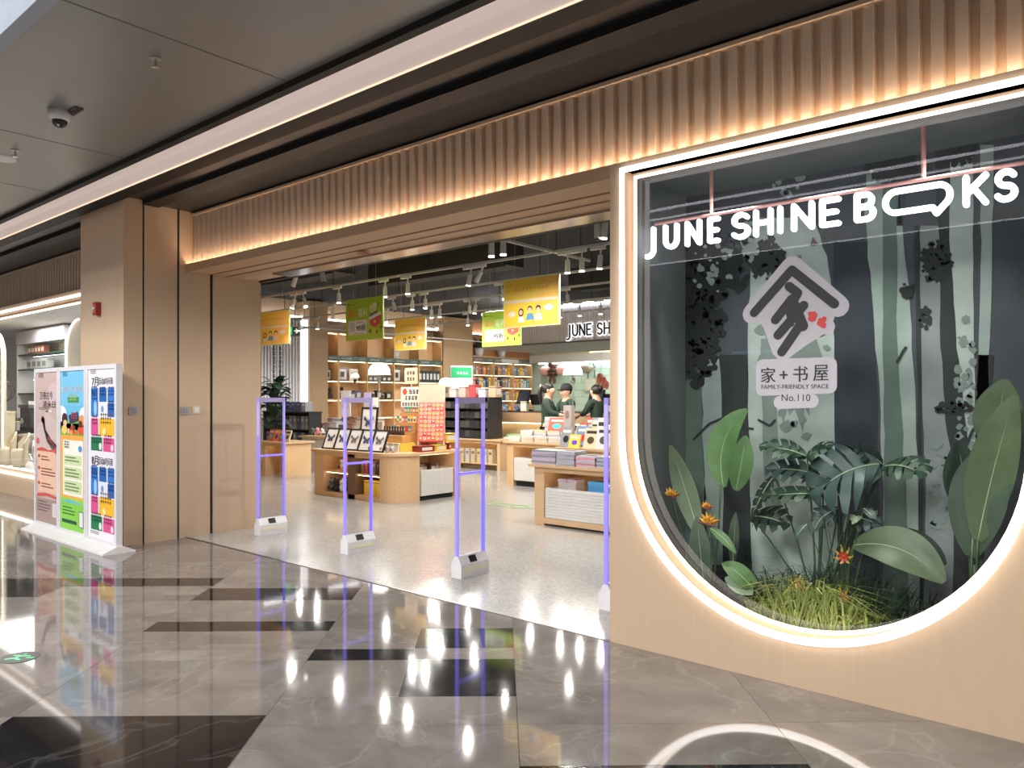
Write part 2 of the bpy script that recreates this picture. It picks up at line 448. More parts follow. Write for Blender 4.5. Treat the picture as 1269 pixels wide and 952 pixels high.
# ---- lintel over the opening, shutter slot and polished strip in its soffit
li = MB(); li.box(XW, XO, FY0, FY0 + .02, 2.94, 3.03); li.box(XW, XO, FY0 + .02, 4.36, 2.95, 3.0); li.box(XW, XO, 4.40, 4.75, 2.95, 3.0)
li.box(XW, XO, 4.36, 4.40, 2.99, 3.0)
wl = struct('wall_lintel', li, M('lintel_oak', (186, 152, 118), .55, ns=5, na=.06, stretch=(.6, 9, 9)))
MB().box(XW, XO, 4.362, 4.398, 2.975, 2.99).build('shutter_slot', WOODD, wl)
MB().box(XW, XO, 4.55, 4.58, 2.946, 2.951).build('groove', WOODD, wl)
MB().box(-7.55, XO, 4.75, 5.0, 2.93, 3.0).build('polished_strip', M('polished_soffit', (176, 168, 162), .14, metal=.95), wl)
MB().box(XW, -7.55, 4.75, 5.0, 2.95, 3.0).build('plain_strip', WOOD, wl)
MB().box(XW, XO, 4.98, 5.04, 2.93, 4.2).build('inner_face', BLACK, wl)
# ---- fluted fascia with a hidden light line along its foot; each flute its own piece
def fascia(x0, x1, name, pitch=.105):
    bm_ = MB(); bm_.box(x0, x1, 4.2, 4.24, 2.98, 3.6)
    f = struct(name, bm_, WOOD)
    n = int((x1 - x0) / pitch)
    me = MB().prism([(0, 0), (.01, -.045), (.062, -.045), (.072, 0)], 0, .575, 'z').mesh('flute', M('flute_oak', (196, 176, 154), .6, ns=5, na=.03, stretch=(9, 9, .6)))
    for i in range(n): inst(me, 'flute', f, (x0 + .005 + i * pitch, 4.202, 3.0))
    MB().box(x0, x1, 4.14, 4.24, 3.575, 3.6).build('top_edge', WOOD, f)
    MB().box(x0, x1, 4.113, 4.125, 3.0, 3.012).build('led_strip', LEDW, f)
    MB().box(x0, x1, FY0 + .02, 4.2, 2.985, 2.996).build('ledge', WOOD, f)
    return f
fascia(XW, 1.9, 'wall_fascia')

# ---- wall with the shield-shaped window
SXL, SXR, SZT = -2.555, -.405, 2.985
def shield(ins, n=40):
    xl, xr, zt = SXL + ins, SXR - ins, SZT - ins
    R = (xr - xl) / 2; cx = (xl + xr) / 2; zc = .246 + (SXR - SXL) / 2
    return [(xl, zt)] + [(cx - R * math.cos(PI * i / n), zc - R * math.sin(PI * i / n)) for i in range(n + 1)] + [(xr, zt)]
def plate_with_hole(outer, hole, y0, y1):
    m = MB(); loops = [[Vector((x, z, 0)) for x, z in outer], [Vector((x, z, 0)) for x, z in hole]]
    tris = tessellate_polygon(loops); pts = outer + hole; n = len(pts)
    vs = [(x, y0, z) for x, z in pts] + [(x, y1, z) for x, z in pts]
    fs = [tuple(t) for t in tris] + [tuple(i + n for i in reversed(t)) for t in tris]
    k = len(outer)
    fs += [(i, (i + 1) % k, n + (i + 1) % k, n + i) for i in range(k)]
    h = len(hole); fs += [(k + i, k + (i + 1) % h, n + k + (i + 1) % h, n + k + i) for i in range(h)]
    return m.add(vs, fs)
wf = plate_with_hole([(XO, 0), (1.9, 0), (1.9, 3.03), (XO, 3.03)], shield(0), FY0, FY0 + .03)
wf.add([(x, y, z) for y in (FY0 + .03, 4.22) for x, z in shield(0)], [(i, i + 1, 44 + i, 43 + i) for i in range(42)] + [(42, 0, 43, 85)])
wallf = struct('wall_front', wf, WOOD)
MB().box(XO, XO + .03, FY0 + .03, 5.0, 0, 2.95).build('reveal', WOOD, wallf)
fr = plate_with_hole(shield(-.03), shield(.028), 4.2, 4.235)
win = struct('window_1', fr, WOOD)
gp = MB(); s0 = shield(.02); gp.add([(x, 4.222, z) for x, z in s0], [tuple(range(len(s0)))])
gp.build('pane', GLASS, win)
def tube_loop(ins, y, r, name, mat, label, parent=None):
    o = MB().tube([(x, y, z) for x, z in shield(ins)], r, 10, closed=True).build(name, mat, parent, smooth=True)
    if label: tag(o, label, 'light')
    return o
tube_loop(.012, FY0 - .014, .02, 'light_tube', NEON, 'outer white light tube tracing the shield outline on the wooden wall')
tube_loop(.034, 4.19, .012, 'light_tube', NEON_IN, 'inner white light tube around the shield window glass, inside the wooden reveal')

# ---- show box behind the window
MUR = 4.97
DKW = M('box_interior', (120, 124, 126), .7)
bx = MB(); bx.box(-2.61, -2.57, 4.24, MUR, 0, 3.05); bx.box(-.33, -.29, 4.24, MUR, 0, 3.05)
bx.box(-2.6, -.3, 4.24, MUR + .04, 2.985, 3.03); bx.box(-2.6, -.3, 4.24, MUR + .04, .17, .2)
struct('wall_showbox', bx, DKW)
struct('wall_right_inside', MB().box(-2.55, 1.5, 5.02, 5.1, 0, 4.2), WHITE)

# ---- shop shell
struct('ceiling_shop', MB().box(-17.8, 1.5, 5.0, 23, 4.15, 4.3), M('black_ceiling', (30, 31, 31), .9))
struct('wall_shop_left', MB().box(-17.75, -17.45, 6.75, 23, 0, 4.15), M('shop_wall', (178, 148, 116), .6))
struct('wall_shop_front', MB().box(-11.25, -9.3, 4.9, 5.0, 0, 4.15).box(-9.3, XW - .05, 5.0, 5.04, 0, 4.15).box(-11.25, -11.2, 5.0, 6.7, 0, 4.15).box(-17.5, -11.25, 6.72, 6.76, 0, 4.15), M('shop_wall'))
struct('wall_shop_back', MB().box(-17.5, 1.5, 21.6, 21.8, 0, 4.15), M('mint_plaster', (206, 226, 212), .6))
struct('wall_shop_right', MB().box(.2, .4, 5.0, 22, 0, 4.15), WHITE)
# ================================================================== THE LEFT-HAND NEIGHBOUR SHOP
fascia(-18.0, -9.33, 'wall_fascia_far')
nw = plate_with_hole([(-18, 0), (-9.33, 0), (-9.33, 3.03), (-18, 3.03)], [(-16.4, 2.93), (-16.4, .36), (-10.2, .36), (-10.2, 2.93)], FY0, 4.2)
struct('wall_neighbour', nw, WOOD)
def ring(x0, x1, z0, z1, y): return [(x0, y, z0), (x1, y, z0), (x1, y, z1), (x0, y, z1)]
tag(MB().tube(ring(-16.42, -10.18, .34, 2.95, FY0 - .012), .022, 8, closed=True).build('light_tube', NEON, smooth=True), 'outer white light tube around the wide window of the shop at far left', 'light')
tag(MB().tube(ring(-16.36, -10.24, .40, 2.88, 4.19), .014, 8, closed=True).build('light_tube', NEON_IN, smooth=True), 'inner white light tube around the wide window of the shop at far left', 'light')
w2 = struct('window_2', MB().box(-16.4, -10.2, 4.19, 4.21, .36, .39).box(-16.4, -10.2, 4.19, 4.21, 2.9, 2.93), WOOD)
MB().add([(-16.4, 4.2, .38), (-10.2, 4.2, .38), (-10.2, 4.2, 2.92), (-16.4, 4.2, 2.92)], [(0, 1, 2, 3)]).build('pane', GLASS, w2)
CREAM = M('cream_lacquer', (226, 212, 184), .45)
nb = MB(); nb.box(-21, -11.3, 6.6, 6.7, 0, 3.2); nb.box(-21, -11.3, 4.25, 6.6, 3.0, 3.05); nb.box(-21, -11.3, 4.25, 6.6, .28, .34); nb.box(-21.05, -21, 4.25, 6.6, 0, 3.1); nb.box(-11.3, -11.25, 4.25, 6.6, 0, 3.1)
struct('wall_neighbour_inside', nb, M('neighbour_plaster', (206, 204, 202), .6))
lamp('neighbour_panel', 'AREA', (-15.5, 5.0, 2.95), (0, 0, 0), 130, (1, .97, .93), 4, 1)
# arched cream panels with a lit edge
def arch(px, side, y, label):
    x = atY(px, 400, y).x; t = thing('arched_panel', label, 'panel', (x, y, .34))
    R = .5; zt = 2.42
    pts = [(0, 0), (0, zt - R)] + [(side * (R - R * math.cos(a)), zt - R + R * math.sin(a)) for a in [PI / 2 * i / 8 for i in range(1, 9)]]
    poly = pts + [(side * 1.3, zt), (side * 1.3, 0)]
    MB().prism(poly, 0, .05).build('panel', CREAM, t)
    MB().tube([(p[0], -.012, p[1]) for p in pts], .014, 8).build('edge_light', NEON_IN, t, smooth=True)
arch(83, 1, 4.6, 'cream arched panel with glowing curved edge right in the far left shop window')
arch(4, -1, 4.5, 'cream arched panel at the very left edge of the far left shop window')
# white shelf niche
sx = atY(21, 450, 5.6).x; ex = atY(80, 450, 5.6).x
t = thing('shelf_unit', 'white lit shelf unit holding dark green trays in far left shop window', 'shelf', (sx, 5.6, .34))
SWd = ex - sx
MB().box(0, SWd, .38, .4, 0, 2.35).build('back', WHITE, t); MB().box(-.03, 0, 0, .4, 0, 2.35).build('side', WHITE, t); MB().box(SWd, SWd + .03, 0, .4, 0, 2.35).build('side', WHITE, t)
MB().box(-.03, SWd + .03, -.02, .4, 2.35, 2.62).build('top_box', M('pale_lilac', (216, 212, 220), .4), t)
GRN = M('dark_green_tray', (52, 76, 62), .5)
zs = [atY(50, y, 5.6).z - .34 for y in (437, 456, 487)]
for z in zs:
    MB().box(0, SWd, .02, .38, z - .03, z).build('shelf', GRN, t)
    MB().box(.05, SWd - .05, .3, .32, z + .28, z + .295).build('led_strip', LEDC, t)
pk = MB().box(0, .16, 0, .1, 0, .16).box(.02, .14, -.004, 0, .04, .12, 1).mesh('tea_box', [M('terracotta_card', (150, 86, 70), .6), M('cream_card', (222, 206, 190), .6)])
for i in range(5):
    tag(inst(pk, 'tea_box', None, (sx + .5 + i * .19, 5.66, zs[0] + .34)), f'small terracotta carton, {ORD[i]} of five on the top green shelf, far left shop', 'box', 'terracotta cartons on the far left shop shelf')
pk2 = MB().box(0, .26, 0, .14, 0, .2).box(.03, .23, -.004, 0, .05, .15, 1).mesh('paper_pack', [M('pale_pack', (190, 192, 188), .6), M('pack_label', (120, 128, 122), .6)])
for i in range(4):
    tag(inst(pk2, 'paper_pack', None, (sx + .42 + i * .29, 5.66, zs[1] + .34)), f'pale paper pack, {ORD[i]} of four on the middle green shelf, far left shop', 'box', 'paper packs on the far left shop shelf')
# coffee machine
p = atY(31, 537, 5.2)
t = thing('coffee_machine', 'dark grey coffee machine behind the window of the far left shop', 'coffee machine', (p.x, 5.2, p.z))
DG = M('machine_grey', (78, 76, 76), .35, metal=.5)
MB().box(-.28, .28, 0, .45, .12, .5).build('body', DG, t); MB().box(-.3, .3, -.03, .47, .5, .56).build('top_tray', CHROME, t)
MB().box(-.24, .24, -.2, 0, 0, .05).build('drip_tray', BLACK, t); MB().box(-.2, .2, -.03, .44, .0, .12).build('foot', BLACK, t)
for q in (-.13, .13): MB().cyl((q, -.08, .3), (q, -.08, .2), .045, .045, 12).cyl((q, -.1, .24), (q, -.28, .22), .015, .02, 8).build('brew_head', CHROME, t)
for q in (-.18, -.06, .06, .18): MB().lathe([(.03, 0), (.04, .07), (.036, .07), (.026, .01)], (q, .15, .56), 10).build('cup', WPLAST, t)
tag(MB().box(p.x - 1.2, p.x + .6, 5.05, 5.55, .34, p.z).box(p.x - 1.24, p.x + .64, 5.0, 5.58, p.z - .04, p.z - .001, 1).build('bar_counter', [CREAM, M('stone_top', (190, 184, 176), .4)]), 'cream counter carrying the coffee machine in far left shop window', 'counter')
# cream tub seats and a box pedestal
for i, (px, py, s) in enumerate(((8, 586, .9), (24, 585, 1.0), (52, 584, .95))):
    q = atY(px, py, 4.55 + .0 * i)
    t = thing('tub_stool', f'small cream tub stool with curved back, {ORD[i]} from the left behind far left window', 'stool', (q.x, 4.55, .34), 0, 'tub stools in the far left shop window')
    t.scale = (.6, .6, .9)
    MB().lathe([(.13, 0), (.2, .1), (.22, .28), (.2, .34), (0, .36)], n=18).build('base', CREAM, t, True)
    b = MB()
    for k in range(10):
        a0, a1 = PI * (.05 + .09 * k), PI * (.05 + .09 * (k + 1))
        hh = lambda a: .42 + .24 * math.sin(a)
        b.add([(.24 * math.cos(a0), .24 * math.sin(a0), .1), (.24 * math.cos(a1), .24 * math.sin(a1), .1), (.27 * math.cos(a1), .27 * math.sin(a1), hh(a1)), (.27 * math.cos(a0), .27 * math.sin(a0), hh(a0)),
               (.2 * math.cos(a0), .2 * math.sin(a0), .1), (.2 * math.cos(a1), .2 * math.sin(a1), .1), (.23 * math.cos(a1), .23 * math.sin(a1), hh(a1)), (.23 * math.cos(a0), .23 * math.sin(a0), hh(a0))],
              [(0, 1, 2, 3), (7, 6, 5, 4), (3, 2, 6, 7), (0, 4, 5, 1)])
    b.build('back_rim', CREAM, t)
q = atY(6, 540, 4.9)
tag(MB().box(q.x - .5, q.x + .32, 4.72, 4.98, .34, 1.25).box(q.x - .52, q.x + .34, 4.7, 4.99, 1.25, 1.29).build('pedestal', CREAM), 'cream box pedestal at the left edge behind the far left window', 'pedestal')
q = atY(2, 485, 4.6)
t = thing('wire_globe', 'round wire globe ornament at the left edge of far left window', 'ornament', (q.x, 4.6, q.z))
for k in range(5): MB().tube([(.2 * math.cos(a) * math.cos(k * PI / 5), .2 * math.cos(a) * math.sin(k * PI / 5), .2 * math.sin(a)) for a in [2 * PI * i / 20 for i in range(20)]], .009, 6, closed=True).build('hoop', DG, t)
MB().cyl((0, 0, -.2), (0, 0, 1.29 - q.z - .0), .012, .012, 8).build('stem', DG, t)
q = atY(42, 558, 4.45)
t = thing('round_mirror', 'round silver rimmed mirror beside the poster display in far left window', 'mirror', (q.x, 4.45, q.z))
MB().tube([(.19 * math.cos(a), 0, .19 * math.sin(a)) for a in [2 * PI * i / 28 for i in range(28)]], .02, 8, closed=True).build('rim', CHROME, t, True)
MB().cyl((0, 0, 0), (0, .012, 0), .185, .185, 28).build('mirror_glass', M('mirror_silver', (225, 228, 230), .05, metal=1.), t)
MB().cyl((0, .03, -.2), (0, .03, .34 - q.z), .015, .015, 8).build('stand', CHROME, t)

# ================================================================== ON THE PIER AND THE CEILING
q = atY(123, 383, 3.415)
t = thing('fire_alarm', 'small red fire alarm box high on the wooden pillar', 'alarm', (q.x, 3.415, q.z))
REDP = M('red_plastic', (150, 40, 38), .4)
MB().box(-.05, .05, -.05, 0, -.07, .07).build('body', REDP, t); MB().box(-.036, .036, -.056, -.05, -.045, .045).build('front_plate', M('pale_red', (176, 92, 84), .4), t)
MB().cyl((0, -.056, 0), (0, -.07, 0), .018, .016, 10).build('strobe', WPLAST, t)
def plate(px, py, label, metal):
    q = atX(px, py, XW); t = thing('wall_plate', label, 'switch', (XW, q.y, q.z))
    MB().box(0, .014, -.045, .045, -.045, .045).build('plate', GREYM if metal else M('beige_plate', (206, 190, 160), .5), t)
    MB().box(.014, .02, -.024, .024, -.03, .03).build('button', M('lilac_screen', (150, 146, 158), .3) if metal else WPLAST, t)
plate(165, 509, 'small square steel wall plate on the pillar side, nearest the poster display', True)
plate(229, 509, 'small square steel wall plate between the two dark pillar channels', True)
plate(243, 508, 'beige wall switch beside the steel plate close to the shop opening', False)
# dome camera
q = atZ(74, 138, CEIL)
t = thing('dome_camera', 'white dome security camera with dark bubble on the grey ceiling', 'camera', (q.x, q.y, CEIL))
MB().lathe([(.0, -.07), (.062, -.07), (.07, -.05), (.078, 0)], n=20).build('housing', WPLAST, t, True)
MB().ball((0, 0, -.075), .052, 16, sc=(1, 1, .9)).build('bubble', M('smoked_bubble', (38, 38, 40), .08), t, True)
MB().ball((.03, -.02, -.11), .012, 8).build('lens', CHROME, t, True)
q = atZ(92, 137, CEIL)
tag(MB().box(q.x - .09, q.x + .09, q.y - .03, q.y + .03, CEIL - .012, CEIL).box(q.x - .07, q.x + .07, q.y - .018, q.y + .018, CEIL - .016, CEIL - .012, 1).build('ceiling_vent', [M('vent_grey', (84, 80, 78), .5), BLACK]), 'small dark slotted vent plate beside the dome camera', 'vent')
def sprinkler(px, py, label):
    q = atZ(px, py, CEIL); t = thing('sprinkler', label, 'sprinkler', (q.x, q.y, CEIL), 0)
    MB().lathe([(.035, -.006), (.035, 0)], n=14).build('escutcheon', GREYM, t); MB().cyl((0, 0, 0), (0, 0, -.05), .009, .009, 8).build('pipe', CHROME, t)
    MB().lathe([(.0, -.062), (.024, -.06), (.024, -.056), (0, -.05)], n=12).build('deflector', CHROME, t)
sprinkler(193, 72, 'ceiling sprinkler head in the middle of the grey ceiling')
sprinkler(19, 186, 'ceiling sprinkler head beside the white ceiling speaker at left')
q = atZ(4, 196, CEIL)
t = thing('ceiling_speaker', 'round white ceiling speaker at the left edge of the grey ceiling', 'speaker', (q.x, q.y, CEIL))
MB().lathe([(.1, -.012), (.11, 0)], n=24).build('rim', WPLAST, t); MB().lathe([(.0, -.016), (.088, -.013)], n=24).build('grille', M('speaker_mesh', (228, 226, 224), .6), t)

# ================================================================== POSTER DISPLAY
PDX0, PDX1, PDY = -10.16, -7.86, 3.235
t = thing('poster_display', 'white three panel standing poster display on the marble in front of the pillar', 'display stand', (PDX0, PDY, 0))
W3 = (PDX1 - PDX0) / 3
for k, (a, b) in enumerate(((0, W3 * 2), (W3 * 2, W3 * 3 + .02))):
    MB().prism([(-.165, 0), (.15, 0), (.15, .015), (.03, .07), (-.03, .07), (-.165, .015)], a + .002, b - .002, 'x').build('base', M('base_white', (226, 224, 222), .3), t)
FRM = M('frame_white', (218, 217, 220), .35)
ps = []
for k in range(3):
    x0, x1 = k * W3 + .004, (k + 1) * W3 - .004
    m = MB(); z0, z1 = .07, 1.89; f = .045
    m.box(x0, x0 + f, -.03, .03, z0, z1); m.box(x1 - f, x1, -.03, .03, z0, z1); m.box(x0 + f, x1 - f, -.03, .03, z0, z0 + .03); m.box(x0 + f, x1 - f, -.03, .03, z1 - f, z1)
    fo = m.build('panel_frame', FRM, t)
    ps.append((fo, x0 + f, x1 - f, z0 + .03, z1 - f))
PV = {}
def pcol(c, e=0): 
    return M('print_%d_%d_%d' % c, c, .5)
def poster(k, mats):
    fo, x0, x1, z0, z1 = ps[k]
    y = [-.018]
    def P(u, v, lay=0): return (x0 + (x1 - x0) * u, -.018 - .0012 * lay, z0 + (z1 - z0) * v)
    return fo, P
def paint(fo, P, items, name='print'):
    """flat print: coloured shapes in layers, one mesh"""
    mats = []; m = MB()
    for it in items:
        c = it[-1]
        if c not in mats: mats.append(c)
        mi = mats.index(c); lay = it[1]
        Q = lambda u, v, lay=lay: P(u, v, lay)
        if it[0] == 'r': rect(m, Q, *it[2:6], mi)
        elif it[0] == 'd': disc(m, Q, *it[2:6], mi)
        elif it[0] == 'p': m.add([Q(u, v) for u, v in it[2]], [tuple(range(len(it[2])))], mi)
        elif it[0] == 'g': glyphs(m, it[2], it[3], it[4], it[5], Q, mi)
        elif it[0] == 'l':
            rr = random.Random(it[6] if len(it) > 7 else 3)
            for i in range(it[5]): rect(m, Q, it[2], it[2] + (it[4]) * rr.uniform(.7, 1), it[3] - i * .02, it[3] - i * .02 + .008, mi)
    return m.build(name, [pcol(c) for c in mats], fo)
# poster 1: dusty pink with ink brushwork
fo, P = poster(0, None)
its = [('r', 0, 0, 1, 0, 1, (196, 172, 166)), ('p', 1, [(0, .62), (.5, .75), (1, .66), (1, .45), (0, .42)], (206, 186, 180)), ('d', 1, .8, .86, .26, .07, (206, 184, 184)),
       ('r', 1, .1, .72, .735, .75, (226, 214, 208)), ('g', 2, .12, .737, .03, 14, (130, 108, 102)),
       ('d', 3, .32, .685, .08, .022, (60, 34, 36)), ('p', 3, [(.26, .69), (.4, .69), (.45, .62), (.7, .56), (.98, .52), (.9, .5), (.6, .535), (.4, .6)], (48, 34, 38)),
       ('p', 2, [(.4, .6), (.62, .54), (.9, .5), (.95, .46), (.7, .5), (.5, .54)], (96, 84, 88)), ('p', 4, [(.55, .56), (.95, .5), (.93, .51), (.6, .58)], (150, 70, 66)),
       ('r', 2, .08, .97, .2, .49, (232, 190, 162)), ('p', 3, [(.04, .49), (.3, .5), (.6, .485), (.98, .5), (.98, .475), (.04, .475)], (206, 86, 76)), ('p', 3, [(.04, .185), (.5, .2), (.98, .185), (.98, .17), (.5, .18), (.04, .165)], (206, 86, 76)),
       ('d', 3, .08, .54, .07, .022, (214, 96, 88)), ('l', 3, .24, .435, .42, 2, 1, (140, 78, 68)), ('l', 3, .24, .355, .7, 3, 1, (140, 78, 68)), ('l', 3, .24, .255, .6, 2, 1, (140, 78, 68)),
       ('d', 3, .14, .44, .05, .012, (190, 60, 54)), ('d', 3, .14, .36, .05, .012, (190, 60, 54)), ('d', 3, .14, .26, .05, .012, (190, 60, 54)),
       ('l', 2, .06, .135, .62, 4, 1, (120, 100, 98)), ('r', 0.5, 0, 1, 0, .16, (166, 142, 136)), ('r', 2, .76, .95, .05, .14, (210, 204, 202)), ('g', 2, .1, .965, .03, 7, (80, 66, 66))]
pr = paint(fo, P, its)
text('万卷古今', .18, .78, .82, .872, DARKPAPER, lambda u, v: P(u, v, 4), pr); text('消永日', .32, .9, .765, .81, DARKPAPER, lambda u, v: P(u, v, 4), pr)
# poster 2: blue sky, children, green meadow
fo, P = poster(1, None)
its = [('r', 0, 0, 1, 0, 1, (106, 188, 222)), ('r', .5, 0, 1, .78, 1, (120, 190, 226)), ('d', 1, .05, .72, .2, .06, (236, 240, 240)), ('d', 1, .98, .73, .2, .045, (232, 238, 240)),
       ('r', 1, 0, 1, .59, .67, (116, 178, 72)), ('d', 1, .2, .655, .25, .035, (130, 188, 80)), ('d', 1, .8, .66, .3, .035, (106, 168, 66)),
       ('p', 3, [(.34, .72), (.72, .745), (.78, .69), (.4, .665)], (62, 58, 84)), ('g', 4, .45, .697, .045, 5, (200, 90, 110)),
       ('d', 3, .17, .695, .12, .04, (70, 36, 34)), ('d', 4, .2, .672, .08, .02, (238, 190, 150)), ('d', 3, .16, .63, .12, .03, (240, 206, 110)), ('d', 3, .88, .69, .12, .035, (230, 150, 90)), ('d', 4, .84, .668, .08, .022, (96, 44, 36)), ('d', 3, .85, .63, .13, .028, (224, 82, 58)),
       ('d', 3, .5, .632, .09, .026, (196, 62, 44)), ('d', 4, .46, .612, .07, .016, (240, 150, 90)), ('d', 3, .62, .612, .07, .014, (224, 96, 60)), ('d', 4, .34, .622, .05, .018, (240, 190, 140)), ('d', 4, .58, .645, .05, .014, (110, 50, 60)),
       ('r', 2, 0, 1, .2, .595, (238, 170, 72)), ('r', 3, .1, .94, .215, .565, (240, 238, 226)), ('r', 4, .16, .88, .41, .47, (206, 220, 170)), ('r', 4, .16, .88, .325, .395, (206, 220, 170)), ('r', 4, .16, .88, .235, .31, (206, 220, 170)),
       ('l', 5, .2, .452, .62, 2, 1, (110, 136, 84)), ('l', 5, .2, .375, .62, 3, 1, (110, 136, 84)), ('l', 5, .2, .288, .62, 3, 1, (110, 136, 84)), ('g', 5, .16, .51, .05, 4, (90, 96, 92)), ('d', 5, .83, .515, .08, .02, (86, 150, 210)),
       ('r', 2, 0, 1, 0, .17, (136, 204, 78)), ('p', 2, [(0, .17), (.4, .19), (1, .17), (1, .2), (0, .2)], (150, 210, 90)), ('l', 3, .08, .135, .55, 3, 1, (60, 120, 50)), ('r', 3, .06, .68, .04, .062, (40, 84, 60)), ('r', 3, .77, .96, .03, .13, (70, 86, 80)), ('r', 4, .79, .94, .035, .125, (224, 226, 224)),
       ('g', 2, .08, .965, .03, 6, (60, 90, 110)), ('r', 2, .3, .76, .80, .835, (64, 142, 84)), ('g', 3, .36, .81, .045, 6, (196, 222, 120))]
pr = paint(fo, P, its)
text('邀你一起享阅读', .04, .98, .865, .905, PAPER, lambda u, v: P(u, v, 4), pr)
# poster 3: two months of activities in coloured blocks
fo, P = poster(2, None)
BL, BL2, PK, YE, GN = (44, 118, 200), (30, 96, 176), (216, 82, 140), (238, 184, 44), (34, 120, 78)
its = [('r', 0, 0, 1, 0, 1, (232, 228, 236)), ('g', 1, .08, .972, .03, 6, (60, 60, 70)), ('g', 1, .08, .018, .02, 14, (90, 90, 96))]
for a, b, c, d, e, f in ((.889, .719, .708, .608, .597, .516), (.42, .25, .244, .14, .131, .045)):
    mid = b + (a - b) * .48
    its += [('r', 1, .1, .37, b, a, BL), ('r', 1, .41, .68, mid + .006, a, BL2), ('r', 1, .72, .97, mid + .006, a, BL), ('r', 1, .72, .97, b, mid, BL2), ('r', 1, .41, .68, b, mid, (222, 226, 238)),
            ('r', 1, .1, .37, d, c, PK), ('r', 1, .41, .97, d, c, YE), ('r', 1, .1, .52, f, e, GN), ('r', 1, .56, .97, f, e, PK),
            ('g', 2, .13, a - .045, .06, 3, (20, 50, 110)), ('g', 2, .13, a - .075, .06, 3, (20, 50, 110)), ('g', 2, .44, a - .05, .06, 3, (16, 40, 96)), ('g', 2, .75, a - .05, .06, 3, (20, 50, 110)), ('g', 2, .75, mid - .045, .06, 3, (16, 40, 96)),
            ('g', 2, .14, c - .04, .06, 3, (130, 30, 80)), ('g', 2, .46, c - .035, .07, 5, (130, 90, 20)), ('g', 2, .14, e - .04, .06, 5, (14, 66, 44)), ('g', 2, .6, e - .04, .06, 4, (130, 30, 80)),
            ('d', 2, .27, b + .05, .06, .045, (150, 196, 236)), ('d', 2, .53, b + .045, .05, .02, (120, 150, 200)), ('d', 3, .46, f + .028, .05, .022, (230, 236, 230)), ('d', 3, .89, f + .025, .05, .02, (236, 214, 226)), ('d', 3, .6, d + .025, .07, .02, (246, 222, 150))]
pr = paint(fo, P, its)
for a, b, n in ((.954, .902, '7月'), (.486, .431, '8月')):
    text(n, .14, .38, b, a, DARKPAPER, lambda u, v: P(u, v, 4), pr, offset=.012); text('活动&时间表', .39, .92, b + .006, a - .004, DARKPAPER, lambda u, v: P(u, v, 4), pr, offset=.012)
# ================================================================== INSIDE THE SHIELD WINDOW
# ---- forest mural on the back wall of the box: flat printed shapes on thin board
MC = {'bg': (72, 78, 84), 'bg2': (50, 57, 66), 'pale': (176, 190, 184), 'mid': (126, 142, 136), 'dark': (44, 52, 52), 'green': (96, 116, 106), 'grey': (134, 140, 140), 'leaf': (38, 44, 44), 'pale2': (156, 172, 166)}
mural = thing('mural', 'grey green forest mural of pale tree trunks on the back wall of the shield window', 'mural', ((SXL + SXR) / 2, MUR, .2))
mx, my, mz = mural.location
def mp(px, py, lay):
    p = atY(px, py, MUR); return (p.x - mx, -.004 - .0015 * lay, p.z - mz)
MUR_M = {k: M('mural_' + k, v, .75, ns=5, na=.16) for k, v in MC.items()}
MB().box(SXL - mx - .01, SXR - mx + .07, -.003, 0, 0, 2.785).build('board', MUR_M['bg'], mural)
def trunk(key, lay, pts, name='painted_trunk'):
    """pts: (y, x_left, x_right) down the trunk, in photo pixels on the mural plane"""
    rr = random.Random(lay * 7 + int(pts[0][1])); L = []; R = []
    for i in range(len(pts) - 1):
        for k in range(5):
            f = k / 5; a, b = pts[i], pts[i + 1]
            y = a[0] + (b[0] - a[0]) * f
            L.append((a[1] + (b[1] - a[1]) * f + rr.uniform(-1.2, 1.2), y)); R.append((a[2] + (b[2] - a[2]) * f + rr.uniform(-1.2, 1.2), y))
    L.append((pts[-1][1], pts[-1][0])); R.append((pts[-1][2], pts[-1][0]))
    m = MB(); n = len(L)
    vs = [mp(x, y, lay) for x, y in L] + [mp(x, y, lay) for x, y in R]
    m.add(vs, [(i, i + 1, n + i + 1, n + i) for i in range(n - 1)])
    m.build(name, MUR_M[key], mural)
def foliage(key, lay, cx, cy, rx, ry, n, name='painted_foliage', r0=5, seed=1):
    rr = random.Random(seed); m = MB()
    if n > 30:
        m.add([mp(cx + rx * rr.uniform(.62, .95) * math.cos(2 * PI * j / 40), cy + ry * rr.uniform(.62, .95) * math.sin(2 * PI * j / 40), lay - .1) for j in range(40)], [tuple(range(40))])
    n = int(n * 1.8); r0 *= .85
    for i in range(n):
        a = rr.uniform(0, 2 * PI); d = math.sqrt(rr.random()); x = cx + rx * d * math.cos(a); y = cy + ry * d * math.sin(a)
        r = r0 * rr.uniform(.5, 1.5); k = rr.randint(5, 8); ph = rr.uniform(0, 6)
        m.add([mp(x + r * rr.uniform(.6, 1.2) * math.cos(ph + 2 * PI * j / k), y + r * rr.uniform(.6, 1.2) * math.sin(ph + 2 * PI * j / k), lay + .1 * (i % 5)) for j in range(k)], [tuple(range(k))])
    m.build(name, MUR_M[key], mural)
trunk('grey', 1, [(230, 792, 842), (420, 790, 842), (560, 790, 838), (800, 795, 850)])
trunk('bg2', 1, [(300, 1034, 1078), (500, 1034, 1088), (780, 1036, 1090)])
trunk('pale', 2, [(270, 938, 1010), (330, 932, 1028), (420, 926, 1034), (560, 930, 1036), (760, 930, 1040)])
trunk('pale2', 2, [(150, 1075, 1100), (260, 1072, 1118), (360, 1080, 1126), (480, 1090, 1134), (640, 1096, 1140), (780, 1098, 1142)])
trunk('green', 3, [(150, 1096, 1118), (280, 1094, 1112), (420, 1094, 1112), (520, 1096, 1118), (620, 1096, 1124), (780, 1092, 1126)])
